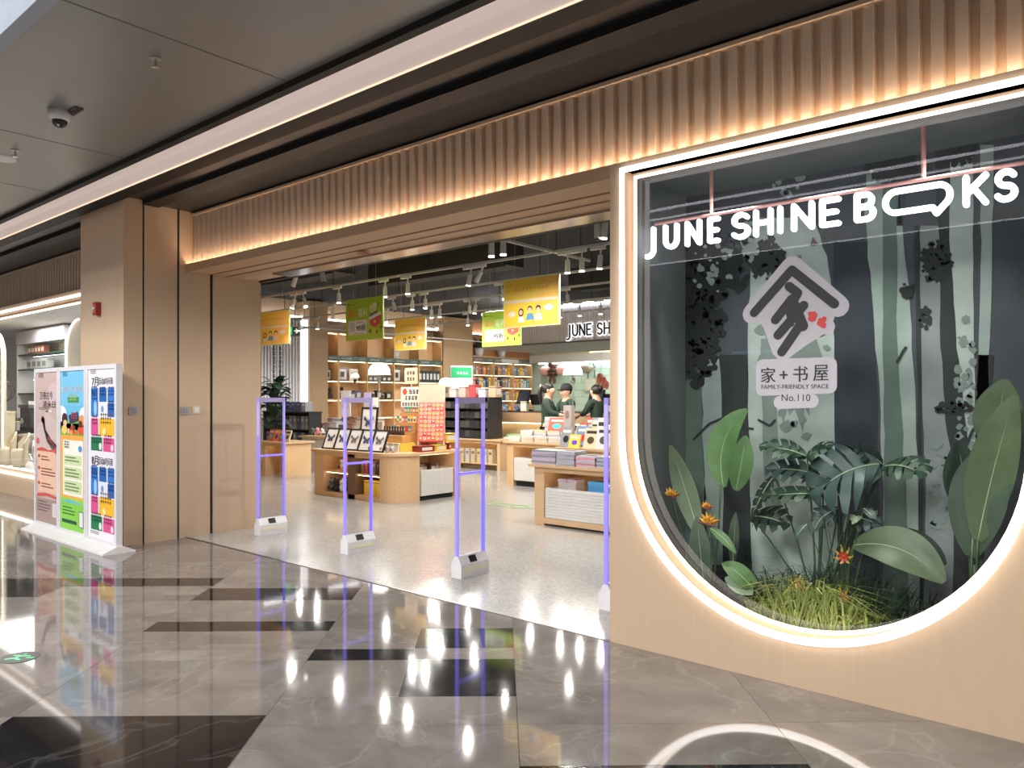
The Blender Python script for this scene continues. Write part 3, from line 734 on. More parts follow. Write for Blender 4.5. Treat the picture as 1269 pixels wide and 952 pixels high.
trunk('pale', 2, [(140, 1172, 1204), (260, 1170, 1206), (420, 1186, 1208), (560, 1190, 1210), (760, 1184, 1212)])
trunk('grey', 2, [(280, 1140, 1172), (420, 1140, 1180), (540, 1146, 1186), (650, 1148, 1184), (780, 1144, 1180)])
trunk('dark', 3, [(130, 1156, 1176), (300, 1164, 1178), (430, 1166, 1186), (520, 1172, 1196), (600, 1184, 1206), (780, 1180, 1200)])
trunk('dark', 4, [(280, 1134, 1140), (420, 1136, 1142), (700, 1140, 1144), (780, 1140, 1144)])
trunk('pale2', 3, [(180, 1214, 1232), (300, 1216, 1230), (450, 1212, 1226), (600, 1206, 1220)])
trunk('dark', 3, [(440, 1212, 1232), (560, 1208, 1224), (700, 1202, 1216)])
trunk('green', 2, [(460, 846, 870), (560, 848, 872), (700, 850, 880), (800, 850, 884)])
trunk('pale2', 2, [(440, 870, 894), (560, 872, 896), (700, 876, 900)])
trunk('dark', 3, [(440, 892, 926), (560, 898, 928), (720, 896, 934)])
trunk('mid', 3, [(420, 944, 960), (540, 946, 964), (640, 950, 968)])
trunk('bg2', 2, [(140, 1108, 1128), (220, 1106, 1126), (280, 1104, 1120)])
foliage('leaf', 5, 862, 400, 36, 80, 150, seed=2); foliage('leaf', 5, 884, 330, 46, 44, 80, seed=3); foliage('pale2', 6, 884, 330, 26, 34, 16, r0=4, seed=4)
foliage('dark', 5, 950, 320, 24, 26, 34, seed=5); foliage('pale2', 6, 930, 300, 12, 26, 14, r0=5, seed=6); foliage('mid', 4, 985, 430, 42, 120, 36, r0=7, seed=7)
foliage('dark', 5, 1105, 205, 34, 24, 40, seed=8); foliage('leaf', 5, 1160, 325, 20, 26, 44, r0=4, seed=9); foliage('leaf', 5, 1146, 390, 8, 18, 12, r0=4, seed=10); foliage('leaf', 6, 1126, 358, 7, 8, 6, r0=5, seed=11)
foliage('dark', 5, 1190, 180, 22, 26, 36, seed=12); foliage('pale2', 4, 975, 210, 26, 34, 14, r0=6, seed=13); foliage('pale', 4, 1080, 170, 8, 22, 8, r0=6, seed=14)
foliage('mid', 4, 1196, 480, 12, 90, 26, r0=5, seed=15); foliage('leaf', 6, 1180, 505, 24, 8, 26, r0=4, seed=16); foliage('mid', 3, 815, 520, 18, 120, 40, r0=3, seed=17); foliage('mid', 4, 1165, 600, 14, 60, 22, r0=6, seed=18)
br = MB()
for pts in ([(860, 545), (880, 525), (905, 515), (925, 530), (935, 532)], [(1195, 560), (1205, 535), (1216, 520), (1218, 500)], [(1112, 450), (1120, 435), (1124, 430)], [(1176, 190), (1190, 194), (1204, 190)], [(940, 520), (955, 528), (962, 520)]):
    v3 = [Vector(mp(x, y, 6)) for x, y in pts]
    for a, b in zip(v3, v3[1:]):
        d = (b - a).normalized(); nrm = Vector((-d.z, 0, d.x)) * .008
        br.add([a + nrm, a - nrm, b - nrm, b + nrm], [(0, 1, 2, 3)])
br.build('painted_branch', MUR_M['dark'], mural)
for i, (x, y) in enumerate(((812, 492), (1009, 300))):
    m = MB(); m.add([mp(x - 4, y + 5, 7), mp(x - 1, y - 6, 7), mp(x + 2, y - 2, 7), mp(x + 6, y + 3, 7), mp(x + 1, y + 5, 7)], [(0, 1, 2, 3, 4)]); m.build('painted_bird', M('mural_bird', (92, 74, 72), .8), mural)

# ---- glowing letters hung from a pink rail
YL = 4.42
PINK = M('pink_rail', (206, 148, 140), .45)
sg = thing('letter_sign', 'glowing white JUNE SHINE BOOKS letters hung on a pink rail behind the window', 'sign', (-1.5, YL, 2.67))
def SL(x, z): return (x + 1.5, 0, z - 2.67)
rz_ = 2.70
MB().tube([(-2.53 + 1.5, .03, rz_ - 2.67), (-.46 + 1.5, .03, rz_ - 2.67)], .011, 8).build('rail', PINK, sg)
for px in (879, 1143):
    x = atY(px, 230, YL).x; MB().tube([(x + 1.5, .03, rz_ - 2.67), (x + 1.5, .03, 2.98 - 2.67)], .012, 8).build('hanger', PINK, sg)
def arc(cx, cy, rx, ry, a0, a1, n=10): return [(cx + rx * math.cos(a0 + (a1 - a0) * i / n), cy + ry * math.sin(a0 + (a1 - a0) * i / n)) for i in range(n + 1)]
def glyph_strokes(ch):
    if ch == 'J': return [[(.8, 1), (.8, -.02)] + arc(.3, -.02, .5, .3, 0, -PI * .5, 8)[1:] + [(0, -.3)]]
    if ch == 'U': return [[(0, 1), (0, .36)] + arc(.5, .36, .5, .36, PI, 2 * PI)[1:] + [(1, 1)]]
    if ch == 'N': return [[(0, 0), (0, 1), (1, 0), (1, 1)]]
    if ch == 'E': return [[(1, 1), (0, 1), (0, 0), (1, 0)], [(0, .5), (.86, .5)]]
    if ch == 'S': return [arc(.52, .75, .46, .25, PI * .15, PI * 1.5) + arc(.5, .25, .5, .25, PI * .5, -PI * .85)[1:]]
    if ch == 'H': return [[(0, 0), (0, 1)], [(1, 0), (1, 1)], [(0, .5), (1, .5)]]
    if ch == 'I': return [[(.5, 0), (.5, 1)]]
    if ch == 'B': return [[(0, .5), (.5, .5)] + arc(.6, .25, .4, .25, PI / 2, -PI / 2)[0:] + [(0, 0), (0, 1), (.5, 1)] + arc(.55, .76, .36, .24, PI / 2, -PI / 2) + [(0, .52)]]
    if ch == 'K': return [[(0, 0), (0, 1)], [(1, 1), (.05, .42)], [(.36, .6), (1, 0)]]
    if ch == 'o': return [arc(.17, .5, .17, .42, PI * 1.5, PI * .5, 10) + arc(.83, .5, .17, .42, PI / 2, -PI * .3, 10)[0:] + [(.80, -.16), (.745, .08), (.17, .08)]]
LT = [('J', 800, 814), ('U', 826, 840), ('N', 853, 868), ('E', 881, 891), ('S', 910, 928), ('H', 938, 956), ('I', 962, 974), ('N', 985, 1007), ('E', 1020, 1040), ('B', 1063, 1083), ('o', 1098, 1178), ('K', 1198, 1222), ('S', 1236, 1258)]
for ch, p0, p1 in LT:
    x0, x1 = atY(p0, 280, YL).x, atY(p1, 260, YL).x; m = MB()
    z0, hh = 2.525, .135
    for s_ in glyph_strokes(ch):
        m.stroke([(x0 + (x1 - x0) * u + 1.5, z0 + hh * v - 2.67) for u, v in s_], .028, -.025, 0)
    m.build('bubble_letter' if ch == 'o' else 'letter', LETTER, sg)

# ---- sticker on the outside of the pane
YS = 4.218
stk = thing('window_sticker', 'white house shaped family friendly space sticker with hand logo on the window', 'sticker', (-1.53, YS, 1.9))
def sp(px, py, lay=0):
    p = atY(px, py, YS); return (p.x + 1.53, -.0015 * lay - .0005, p.z - 1.9)
# the outline in the sticker's own plane (u to the right, v up, metres)
def sk(u, v): return (u, v)
STW = M('sticker_white', (186, 183, 190), .55); STB = M('sticker_black', (36, 38, 42), .55); STR = M('sticker_red', (206, 58, 60), .5)
def S2(x, y):  # zoomed crop pixels of the sticker -> local metres
    p = atY(900 + x / 4.325, 300 + y / 4.327, YS); return (p.x + 1.53, p.z - 1.9)
def flat(m, pts, lay, mi=0): m.add([(u, -.0015 * lay - .0005, v) for u, v in pts], [tuple(range(len(pts)))], mi)
m = MB()
m.stroke([S2(140, 385), S2(352, 130), S2(600, 345)], .115, -.002, -.0005)
flat(m, [S2(*p) for p in ((150, 380), (352, 120), (600, 340), (560, 470), (420, 560), (300, 650), (250, 600), (200, 460))], .8)
m.stroke([S2(500, 430), S2(540, 455)], .085, -.0018, -.0005); m.stroke([S2(250, 440), S2(300, 600), S2(420, 470)], .07, -.0018, -.0005)
m.stroke([S2(195, 665), S2(555, 655)], .075, -.002, -.0005); m.stroke([S2(195, 790), S2(555, 775)], .075, -.002, -.0005); m.stroke([S2(195, 665), S2(195, 790)], .075, -.002, -.0005); m.stroke([S2(555, 655), S2(555, 775)], .075, -.002, -.0005)
flat(m, [S2(*p) for p in ((170, 650), (580, 640), (580, 800), (170, 810))], 1)
m.stroke([S2(290, 860), S2(460, 852)], .075, -.002, -.0005); flat(m, [S2(*p) for p in ((290, 800), (460, 800), (460, 870), (290, 870))], 1)
m.build('backing', STW, stk)
m = MB(); y0, y1 = -.0048, -.003
m.stroke([S2(150, 380), S2(352, 150), S2(580, 332)], .05, y0, y1)
m.stroke([S2(338, 238), S2(384, 274), S2(352, 330)], .05, y0, y1)
m.stroke([S2(352, 305), S2(264, 418)], .05, y0, y1); m.stroke([S2(416, 340), S2(278, 500)], .05, y0, y1); m.stroke([S2(400, 440), S2(298, 590)], .05, y0, y1)
m.stroke([S2(360, 330), S2(410, 450)], .06, y0, y1); m.stroke([S2(330, 360), S2(350, 440)], .03, y0, y1)
m.build('hand_roof_logo', STB, stk)
m = MB()
for a, b in (((452, 385), (470, 412)), ((470, 385), (452, 412)), ((476, 392), (462, 416)), ((505, 420), (524, 446)), ((526, 412), (508, 442)), ((500, 436), (522, 450))): m.stroke([S2(*a), S2(*b)], .026, y0, y1)
m.build('red_bow', STR, stk)
def SP(u, v): return (u, -.004, v)
a, b = S2(188, 755), S2(265, 672); text('家', a[0], b[0], a[1], b[1], STB, SP, stk, offset=.012)
a, b = S2(288, 735), S2(330, 690); text('+', a[0], b[0], a[1], b[1], STB, SP, stk, offset=.012)
a, b = S2(360, 750), S2(438, 664); text('书', a[0], b[0], a[1], b[1], STB, SP, stk, offset=.012)
a, b = S2(468, 745), S2(548, 658); text('屋', a[0], b[0], a[1], b[1], STB, SP, stk, offset=.012)
a, b = S2(190, 788), S2(550, 762); text('FAMILY-FRIENDLY SPACE', a[0], b[0], a[1], b[1], STB, SP, stk, offset=.006)
a, b = S2(298, 853), S2(452, 816); text('No.110', a[0], b[0], a[1], b[1], STB, SP, stk)

# ---- plants
LG = {k: M('leaf_' + k, v, .45, ns=9, na=.2) for k, v in {'fresh': (92, 130, 78), 'deep': (50, 78, 58), 'blue': (62, 84, 80), 'olive': (92, 110, 80), 'pale': (150, 172, 140), 'greyg': (82, 100, 84), 'dark': (34, 54, 42)}.items()}
STEM = M('stem_green', (70, 98, 60), .5); VEIN = M('leaf_vein', (176, 190, 150), .5); EARTH = M('potting_soil', (46, 38, 32), .9, ns=40, na=.3)
def bez(a, b, c, t): return a * (1 - t) ** 2 + b * (2 * t * (1 - t)) + c * t * t
def leaf(parent, base, tip, width, bulge=(0, 0, .05), nrm=(0, -1, .4), mat='deep', kind='blade', n=10, fold=.12, vein=True, name='leaf'):
    o0 = Vector(parent.location); a, c = Vector(base) - o0, Vector(tip) - o0; b = (a + c) / 2 + Vector(bulge); nrm = Vector(nrm).normalized()
    L = (c - a).length; m = MB(); rows = []
    for i in range(n + 1):
        t = i / n; p = bez(a, b, c, t); tg = (bez(a, b, c, min(1, t + .02)) - bez(a, b, c, max(0, t - .02))).normalized()
        sd = tg.cross(nrm); sd.normalize(); up = sd.cross(tg)
        if kind == 'blade': wd = math.sin(PI * min(1, t * .94 + .04)) ** .75
        elif kind == 'heart': wd = (math.sin(PI * (t * .8 + .2)) ** .8) if t < .999 else 0
        elif kind == 'lance': wd = math.sin(PI * (t ** .8)) ** .9 if 0 < t < 1 else .02
        else: wd = math.sin(PI * (t * .82 + .17))
        rows.append((p, sd, up, max(wd, .01) * width / 2))
    if kind == 'split':
        ns_ = 5
        vs = []; fs = []
        for p, sd, up, wd in rows:
            for f in (-.5, 0, .5): vs.append(p + sd * wd * f - up * abs(f) * .06 * width)
        for i in range(n):
            for j in range(2): fs.append((i * 3 + j, i * 3 + j + 1, i * 3 + j + 4, i * 3 + j + 3))
        m.add(vs, fs)
        m.tube([r[0] for r in rows], .004, 5, m=1)
        for s_ in (-1, 1):
            for k in range(ns_):
                i0 = n * k / ns_; i1 = n * (k + .86) / ns_
                def at_(i):
                    j = min(int(i), n - 1); f = i - j; r0, r1 = rows[j], rows[j + 1]
                    return r0[0].lerp(r1[0], f), r0[1], r0[2], r0[3] * (1 - f) + r1[3] * f
                p0, sd, up, w0 = at_(i0); p1, _, _, w1 = at_(i1); tgd = (rows[-1][0] - rows[0][0]).normalized()
                pts = []
                for f in (0, .35, .7, 1):
                    dz = up * (math.sin(f * 2.2) * .12 * width - .1 * width * f * f); pts.append((p0.lerp(p1, .5 * (f > .9) * .6) + sd * s_ * w0 * f + dz + tgd * f * .2 * width, p1.lerp(p0, .5 * (f > .9) * .6) + sd * s_ * w1 * f + dz + tgd * f * .2 * width))
                k0 = []
                for q0, q1 in pts: k0 += [q0, q1]
                m.add(k0, [(0, 1, 3, 2), (2, 3, 5, 4), (4, 5, 7, 6)])
    else:
        vs = []; fs = []
        for p, sd, up, wd in rows:
            for f in (-1, -.5, 0, .5, 1): vs.append(p + sd * wd * f + up * (abs(f) * fold * wd * 2 - .35 * fold * wd * 4 * f * f * .5))
        for i in range(n):
            for j in range(4): fs.append((i * 5 + j, i * 5 + j + 1, i * 5 + j + 6, i * 5 + j + 5))
        m.add(vs, fs)
        if vein: m.tube([p - up * .001 for p, sd, up, wd in rows], [.0035 * (1.2 - i / n) for i in range(n + 1)], 5, m=1)
    return m.build(name, [LG[mat], VEIN], parent, smooth=True)
def stem(parent, pts, r=.008, mat=None, name='stem'):
    o0 = Vector(parent.location); pts = [Vector(p) - o0 for p in pts]
    if len(pts) == 3: pts = [bez(*pts, i / 7) for i in range(8)]
    return MB().tube(pts, [r * (1.15 - .4 * i / (len(pts) - 1)) for i in range(len(pts))], 6).build(name, mat or STEM, parent, True)
ZF = .2
# soil bed
m = MB(); nx_, ny_ = 26, 9; rr = random.Random(4)
for i in range(nx_ + 1):
    for j in range(ny_ + 1):
        x = -2.5 + 2.1 * i / nx_; y = 4.27 + .66 * j / ny_; m.v.append((x + 1.45, y - 4.6, (rr.uniform(.0, .03) + .05 * math.sin(x * 5) ** 2) if 0 < i < nx_ and 0 < j < ny_ else 0))
for i in range(nx_):
    for j in range(ny_): k = i * (ny_ + 1) + j; m.f.append([k, k + 1, k + ny_ + 2, k + ny_ + 1]); m.m.append(0)
tag(m.build('planting_soil', EARTH, loc=(-1.45, 4.6, ZF + .004)), 'dark planting soil covering the bottom of the shield window', kind='stuff', cat='soil')
def plant(name, label, cat, x, y): return thing(name, label, cat, (x, y, ZF + .03))
# bird of paradise at left
Y = 4.5; b0 = atY(880, 735, Y)
t = plant('bird_of_paradise', 'bird of paradise plant with orange flowers at the left of the shield window', 'plant', b0.x, Y)
bs = (b0.x, Y, ZF + .03)
def lf(px0, py0, px1, py1, Y0, Y1, *a, **k): return leaf(t, atY(px0, py0, Y0), atY(px1, py1, Y1), *a, **k)
lf(868, 668, 831, 552, 4.5, 4.52, .15, (-.02, .05, 0), (.25, -1, .2), 'olive', n=12); lf(874, 732, 864, 640, 4.46, 4.46, .14, (0, -.02, 0), (.3, -1, .2), 'greyg')
stem(t, [bs, atY(866, 700, Y), atY(868, 668, Y)])
lf(897, 604, 926, 508, 4.55, 4.6, .22, (-.16, .0, .06), (-.2, -1, .35), 'fresh', n=14); lf(912, 608, 924, 540, 4.56, 4.55, .15, (.02, -.03, 0), (.3, -1, .2), 'fresh')
stem(t, [bs, atY(891, 680, 4.55), atY(893, 600, 4.55)], .007)
lf(880, 655, 912, 686, 4.45, 4.42, .06, (.01, -.02, .04), (0, -.8, .6), 'fresh'); lf(908, 700, 912, 635, 4.6, 4.6, .09, (0, 0, 0), (-.3, -1, .2), 'greyg')
stem(t, [bs, atY(876, 690, Y), atY(880, 655, 4.46)], .006)
ORG = M('orange_petal', (226, 140, 48), .5); YEL = M('yellow_petal', (226, 190, 70), .5)
def bop(px, py, Y, s):
    c = atY(px, py, Y) - Vector(t.location); m = MB()
    for k, (dx, dz) in enumerate(((-.5, .8), (-.15, 1.0), (.2, .9), (.55, .7), (.9, .45), (-.8, .4))):
        d = Vector((dx, -.15 + .05 * k, dz)) * s; sd = Vector((-dz, 0, dx)).normalized() * s * .16
        m.add([c, c + d * .5 + sd, c + d, c + d * .5 - sd, c + d * .5 + Vector((0, -.02, 0))], [(0, 1, 4), (1, 2, 4), (2, 3, 4), (3, 0, 4)], k % 2)
    m.tube([c + Vector((-.9 * s, 0, .1 * s)), c, c + Vector((.5 * s, 0, -.05 * s))], [.003, .012, .006], 6, m=2)
    m.build('flower', [ORG, YEL, M('flower_beak', (120, 70, 60), .5)], t)
bop(878, 650, 4.44, .085); bop(876, 630, 4.46, .05); bop(832, 616, 4.5, .07)
stem(t, [bs, atY(882, 690, 4.45), atY(880, 652, 4.45)], .006); stem(t, [bs, atY(846, 680, 4.5), atY(834, 618, 4.5)], .005)
# broad young leaves
Y = 4.44; b1 = atY(932, 742, Y); t = plant('canna_seedling', 'young plant with two rounded fresh leaves near the lower left of the window', 'plant', b1.x, Y)
lf(932, 728, 894, 698, Y, Y - .02, .13, (0, -.02, .05), (.1, -.6, .8), 'fresh', kind='heart'); lf(934, 730, 898, 716, Y, Y - .05, .14, (0, -.02, .0), (.1, -.7, .7), 'pale', kind='heart')
stem(t, [(b1.x, Y, ZF + .03), atY(934, 735, Y), atY(932, 728, Y)], .005)
# monstera in the middle
Y = 4.66; b2 = atY(1012, 735, Y); t = plant('monstera', 'dark monstera with big split leaves in the middle of the shield window', 'plant', b2.x, Y)
bs = (b2.x, Y, ZF + .03)
MON = [((1000, 566), (947, 556), .17, (0, 0, .04), (0, -.5, 1), 'deep'), ((1000, 566), (1022, 560), .16, (0, 0, .03), (0, -.6, 1), 'deep'), ((1016, 590), (955, 584), .19, (0, -.03, .05), (.1, -.6, 1), 'blue'),
       ((1090, 575), (1018, 606), .36, (0, -.08, .07), (-.1, -.9, .6), 'blue'), ((1096, 578), (1142, 588), .2, (0, -.02, .05), (.1, -.5, 1), 'deep'), ((1094, 576), (1064, 560), .15, (0, 0, .03), (0, -.5, 1), 'dark'),
       ((1020, 612), (948, 616), .16, (0, -.04, .02), (0, -.4, 1), 'deep'), ((960, 590), (934, 640), .1, (-.02, 0, .03), (-.6, -.8, .3), 'dark'), ((930, 640), (976, 650), .17, (0, -.05, .04), (0, -.7, .8), 'dark'),
       ((1050, 640), (1088, 650), .12, (0, -.05, .03), (0, -.8, .6), 'blue'), ((1040, 630), (1012, 650), .12, (0, -.05, .03), (0, -.8, .6), 'blue')]
for i, (p0, p1, wd, bl, nr, mt) in enumerate(MON):
    yy = Y - .05 + .04 * (i % 3)
    leaf(t, atY(*p0, yy), atY(*p1, yy - .06), wd * 1.45, bl, nr, mt, kind='split', n=12)
    stem(t, [bs, (Vector(bs) + atY(*p0, yy)) / 2 + Vector((0, .05, .05)), atY(*p0, yy)], .006)
# big arching banana leaf on the right of the middle, and large leaves in the right corner
Y = 4.5; b3 = atY(1050, 735, Y); t = plant('banana_plant', 'plant with one big arching pale ribbed leaf right of the window centre', 'plant', b3.x, Y)
leaf(t, atY(1058, 676, 4.5), atY(1170, 722, 4.42), .23, (.05, -.05, .16), (-.15, -.75, .55), 'olive', n=16, fold=.2); leaf(t, atY(1080, 664, 4.6), atY(1172, 700, 4.58), .15, (.04, 0, .11), (-.1, -.5, .8), 'dark', n=12)
stem(t, [(b3.x, Y, ZF + .03), atY(1048, 700, Y), atY(1058, 676, 4.5)], .009); stem(t, [(b3.x, Y, ZF + .03), atY(1062, 690, 4.58), atY(1080, 664, 4.6)], .008)
Y = 4.6; b4 = atY(1206, 720, Y); t = plant('banana_plant', 'tall plant with broad dim grey green leaves in the right corner of the window', 'plant', b4.x, Y)
bs = (b4.x, Y, ZF + .03)
leaf(t, atY(1204, 690, 4.6), atY(1250, 548, 4.5), .34, (-.07, 0, .05), (-.5, -.9, .2), 'greyg', n=14); leaf(t, atY(1212, 670, 4.55), atY(1258, 490, 4.45), .26, (-.02, 0, 0), (-.4, -.9, .2), 'olive', n=14); leaf(t, atY(1200, 640, 4.7), atY(1188, 548, 4.7), .2, (0, 0, 0), (.3, -1, .2), 'dark', n=10)
leaf(t, atY(1230, 560, 4.65), atY(1246, 470, 4.6), .24, (0, 0, 0), (-.2, -1, .2), 'olive', n=12)
for p_, yy in (((1204, 690), 4.6), ((1212, 670), 4.55), ((1200, 640), 4.7), ((1230, 560), 4.65)): stem(t, [bs, (Vector(bs) + atY(*p_, yy)) / 2, atY(*p_, yy)], .008)
# small twisting pale leaves
Y = 4.5; b5 = atY(1040, 735, Y); t = plant('calathea', 'small plant with curled silvery leaves above the yellow grass in the window', 'plant', b5.x, Y)
for a_, b_, w_ in (((1040, 612), (1026, 618), .035), ((1040, 612), (1052, 622), .035), ((1052, 638), (1062, 648), .04), ((1070, 630), (1086, 644), .05), ((1068, 640), (1056, 650), .04), ((1020, 640), (1008, 660), .06), ((1026, 650), (1034, 640), .05), ((1046, 660), (1052, 632), .05), ((1000, 650), (986, 668), .05)):
    lf(*a_, *b_, Y, Y - .05, w_, (0, -.02, .015), (0, -.6, .8), 'pale' if w_ < .045 else 'blue', n=6)
    stem(t, [(b5.x, Y, ZF + .03), atY((a_[0] + 1040) / 2, 690, Y), atY(*a_, Y)], .003)
# flame lilies
for i, (px, py) in enumerate(((1046, 690), (990, 727), (1044, 740))):
    Y = 4.4; c = atY(px, py, Y)
    t = plant('flame_lily', 'red and yellow flame lily flower ' + ('standing highest, right of the window centre', 'lowest on the left in the yellow grass', 'low in the right of the yellow grass')[i], 'flower', c.x, Y)
    m = MB(); cc = c - Vector(t.location)
    for k in range(7):
        a = 2 * PI * k / 7; d = Vector((math.cos(a), -.4, math.sin(a))); sd = Vector((-math.sin(a), 0, math.cos(a)))
        p1 = cc + d * .03; p2 = cc + d * .055 + Vector((0, 0, .015))
        m.add([cc - sd * .004, cc + sd * .004, p1 + sd * .009, p1 - sd * .009, p2 + sd * .004, p2 - sd * .004], [(0, 1, 2, 3)], 0); m.f.append([len(m.v) - 4, len(m.v) - 3, len(m.v) - 2, len(m.v) - 1][0:2] + [len(m.v) - 2, len(m.v) - 1]); m.m.append(1)
    m.ball(cc, .013, 8, m=0)
    m.build('petals', [M('flame_red', (206, 78, 48), .5), M('flame_yellow', (222, 186, 84), .5)], t)
    stem(t, [(c.x, Y, ZF + .03), (c + Vector((.02, .02, -.1))), c], .003)
# ferny yellow-green grass: too many blades to count
def grass(name, label, px0, px1, pyb, hmin, hmax, n, Y0, Y1, mats, seed):
    rr = random.Random(seed); m = MB()
    for i in range(n):
        px = rr.gauss((px0 + px1) / 2, (px1 - px0) / 4); px = min(max(px, px0), px1); Y = rr.uniform(Y0, Y1); x = atY(px, pyb, Y).x
        p = Vector((x, Y, ZF + .03)); h = rr.uniform(hmin, hmax) * (.45 + .65 * math.exp(-((px - (px0 + px1) / 2) / ((px1 - px0) * .36)) ** 2)); a = rr.uniform(0, 2 * PI); d = Vector((math.cos(a), math.sin(a) * .6 - .1, 0)); w_ = rr.uniform(.0014, .0034)
        s_ = Vector((-math.sin(a), math.cos(a), 0)) * w_ + Vector((w_, 0, 0)); ln = h * rr.uniform(.3, 1.5)
        p1 = p + d * ln * .35 + Vector((0, 0, h * .75)); p2 = p + d * ln + Vector((0, 0, h * rr.uniform(.45, 1.05)))
        for p_ in (p1, p2): p_.y = min(max(p_.y, 4.25), 4.93); p_.x = min(max(p_.x, -2.5), -.42)
        m.add([p - s_, p + s_, p1 + s_ * .8, p1 - s_ * .8, p2], [(0, 1, 2, 3), (3, 2, 4)], rr.randrange(len(mats)))
    return tag(m.build(name, [M('grass_%d_%d_%d' % c, c, .5) for c in mats]), label, 'grass', kind='stuff')
grass('yellow_grass', 'bright yellow green grass tufts at the bottom of the shield window', 932, 1085, 770, .05, .36, 1500, 4.26, 4.55, [(176, 186, 96), (148, 168, 84), (196, 196, 124)], 1)
grass('dark_fern', 'dark feathery fern leaves filling the ground behind the yellow grass', 880, 1190, 740, .1, .4, 1300, 4.48, 4.9, [(58, 80, 60), (74, 96, 74), (44, 62, 50)], 2)
grass('dark_fern', 'low dark green ground cover at the right foot of the shield window', 1060, 1200, 760, .05, .2, 600, 4.27, 4.6, [(72, 90, 62), (54, 74, 52)], 3)
# picture light of the box: two small spots in its ceiling
for x, e in ((-2.0, 26), (-1.4, 34), (-.8, 22)):
    lamp('showbox_spot', 'SPOT', (x, 4.34, 2.96), (math.radians(9), 0, 0), e * 1.6, (1, .97, .88), .03, None, math.radians(75))
# ================================================================== ANTI-THEFT GATES
def gate(x, label, first=[None]):
    if first[0] is None:
        t = thing('security_gate', label, 'gate', (x, 4.82, 0), 0, 'anti-theft gates across the shop entrance')
        m = MB(); m.prism([(-.06, 0), (.06, 0), (.06, .12), (.02, .19), (-.02, .19), (-.06, .12)], -.175, .175, 'y'); m.build('base', WPLAST, t)
        m = MB(); m.add([(.0575, -.06, .13), (.0575, .03, .13), (.028, .03, .182), (.028, -.06, .182)], [(0, 1, 2, 3)]); m.build('display', BLACK, t)
        MB().box(.06, .063, -.15, .15, .055, .09).build('stripe', M('cream_stripe', (232, 224, 196), .5, ), t)
        MB().box(-.012, .012, -.158, .158, .19, 1.5).build('acrylic_panel', ACRYL, t)
        for y in (-.165, .165): MB().box(-.016, .016, y - .007, y + .007, .19, 1.12).build('light_edge', VIOLET, t); MB().box(-.016, .016, y - .007, y + .007, 1.12, 1.55).build('pale_edge', VIOLETP, t)
        MB().box(-.016, .016, -.172, .172, 1.5, 1.55).build('top_bar', M('frosted_lilac', (170, 160, 205), .3), t)
        MB().box(-.014, .014, -.158, .158, .885, .905).build('cross_bar', VIOLET, t)
        first[0] = t
    else:
        t = copy_tree(first[0]); t.location = (x, 4.82, 0); t['label'] = label
gate(-7.68, 'clear security gate with violet edges, standing nearest the wooden pillar')
gate(-6.11, 'clear security gate with violet edges, second from the pillar')
gate(-4.56, 'clear security gate with violet edges, third from the pillar, in front of middle of shop')
gate(-3.045, 'security gate half hidden by the wooden wall at the right of the entrance')

# ================================================================== SHOP WALLS AND SHELVES
struct('wall_column', MB().box(XS if 0 else -17.45, -16.9, 11.75, 12.32, 0, 4.1), M('column_oak', (178, 148, 114), .6, ns=5, na=.05, stretch=(9, 9, .6)))
XS = -17.0
# white slatted wall
t = thing('slatted_panel', 'white vertically slatted wall panel with black lettering behind the potted tree', 'wall panel', (XS, 10.2, 0))
MB().box(-.3, -.06, 0, 1.55, 0, 3.6).build('backing', M('slat_back_grey', (150, 148, 156), .7), t)  # plain grey board behind the slats
sl = MB().box(0, .06, 0, .05, 0, 3.6).mesh('slat', M('slat_white', (236, 236, 240), .5))
for i in range(15): inst(sl, 'slat', t, (-.06, .02 + i * .09, 0))
MB().box(-.06, .01, 1.37, 1.55, .0, 3.6).build('lit_edge', M('lit_white_panel', (250, 250, 255), emit=1.5), t)
gm = MB(); rr = random.Random(5)
for c, y in ((0, .5), (1, .68)): glyphs(gm, y, 2.85 - c * .1, .1, 9 + c, lambda u, v: (.006, u, v), 0, True, .16, rr)
gm.build('lettering', DARKPAPER, t)
q = atX(360, 403, -16.6)
t = thing('exit_sign', 'green running man exit sign hanging in front of the white slatted panel', 'sign', (-16.7, q.y, q.z - .13))
MB().box(-.02, .02, -.22, .32, -.13, .13).build('body', M('exit_body', (60, 84, 74), .4), t)
ex = MB(); ex.box(.02, .024, -.16, .1, -.1, .1); ex.build('lit_field', M('exit_green', (60, 190, 110), emit=.9), t)
ex = MB(); PX = lambda u, v: (.026, u, v)
disc(ex, PX, -.02, .06, .022); 
for a, b in (((-.02, .03), (-.03, -.02)), ((-.03, -.02), (.02, -.05)), ((.02, -.05), (.0, -.09)), ((-.03, -.02), (-.08, -.06)), ((-.02, .02), (.05, .01)), ((-.02, .02), (-.08, .03))): ex.stroke([a, b], .022, .025, .027, P=lambda u, v, y: (y, u, v))
ex.stroke([(.17, 0), (.27, 0)], .03, .021, .026, P=lambda u, v, y: (y, u, v)); ex.stroke([(.22, .05), (.27, 0), (.22, -.05)], .03, .021, .026, P=lambda u, v, y: (y, u, v))
ex.build('running_man', M('exit_white', (230, 240, 232), emit=.8), t)
for y in (-.1, .2): MB().cyl((0, y, .13), (0, y, 4.15 - q.z + .12), .008, .008, 6).build('rod', BLACK, t)
# light line along the left wall
struct('trim_7', MB().box(-17.45, -17.2, 12.4, 21, 3.62, 3.66), M('shelf_soffit', (206, 190, 170), .6))
tag(MB().box(-17.3, -17.24, 10.2, 20.5, 3.67, 3.71).build('light_line', LEDC), 'long white light line along the top of the shop left wall', 'light')

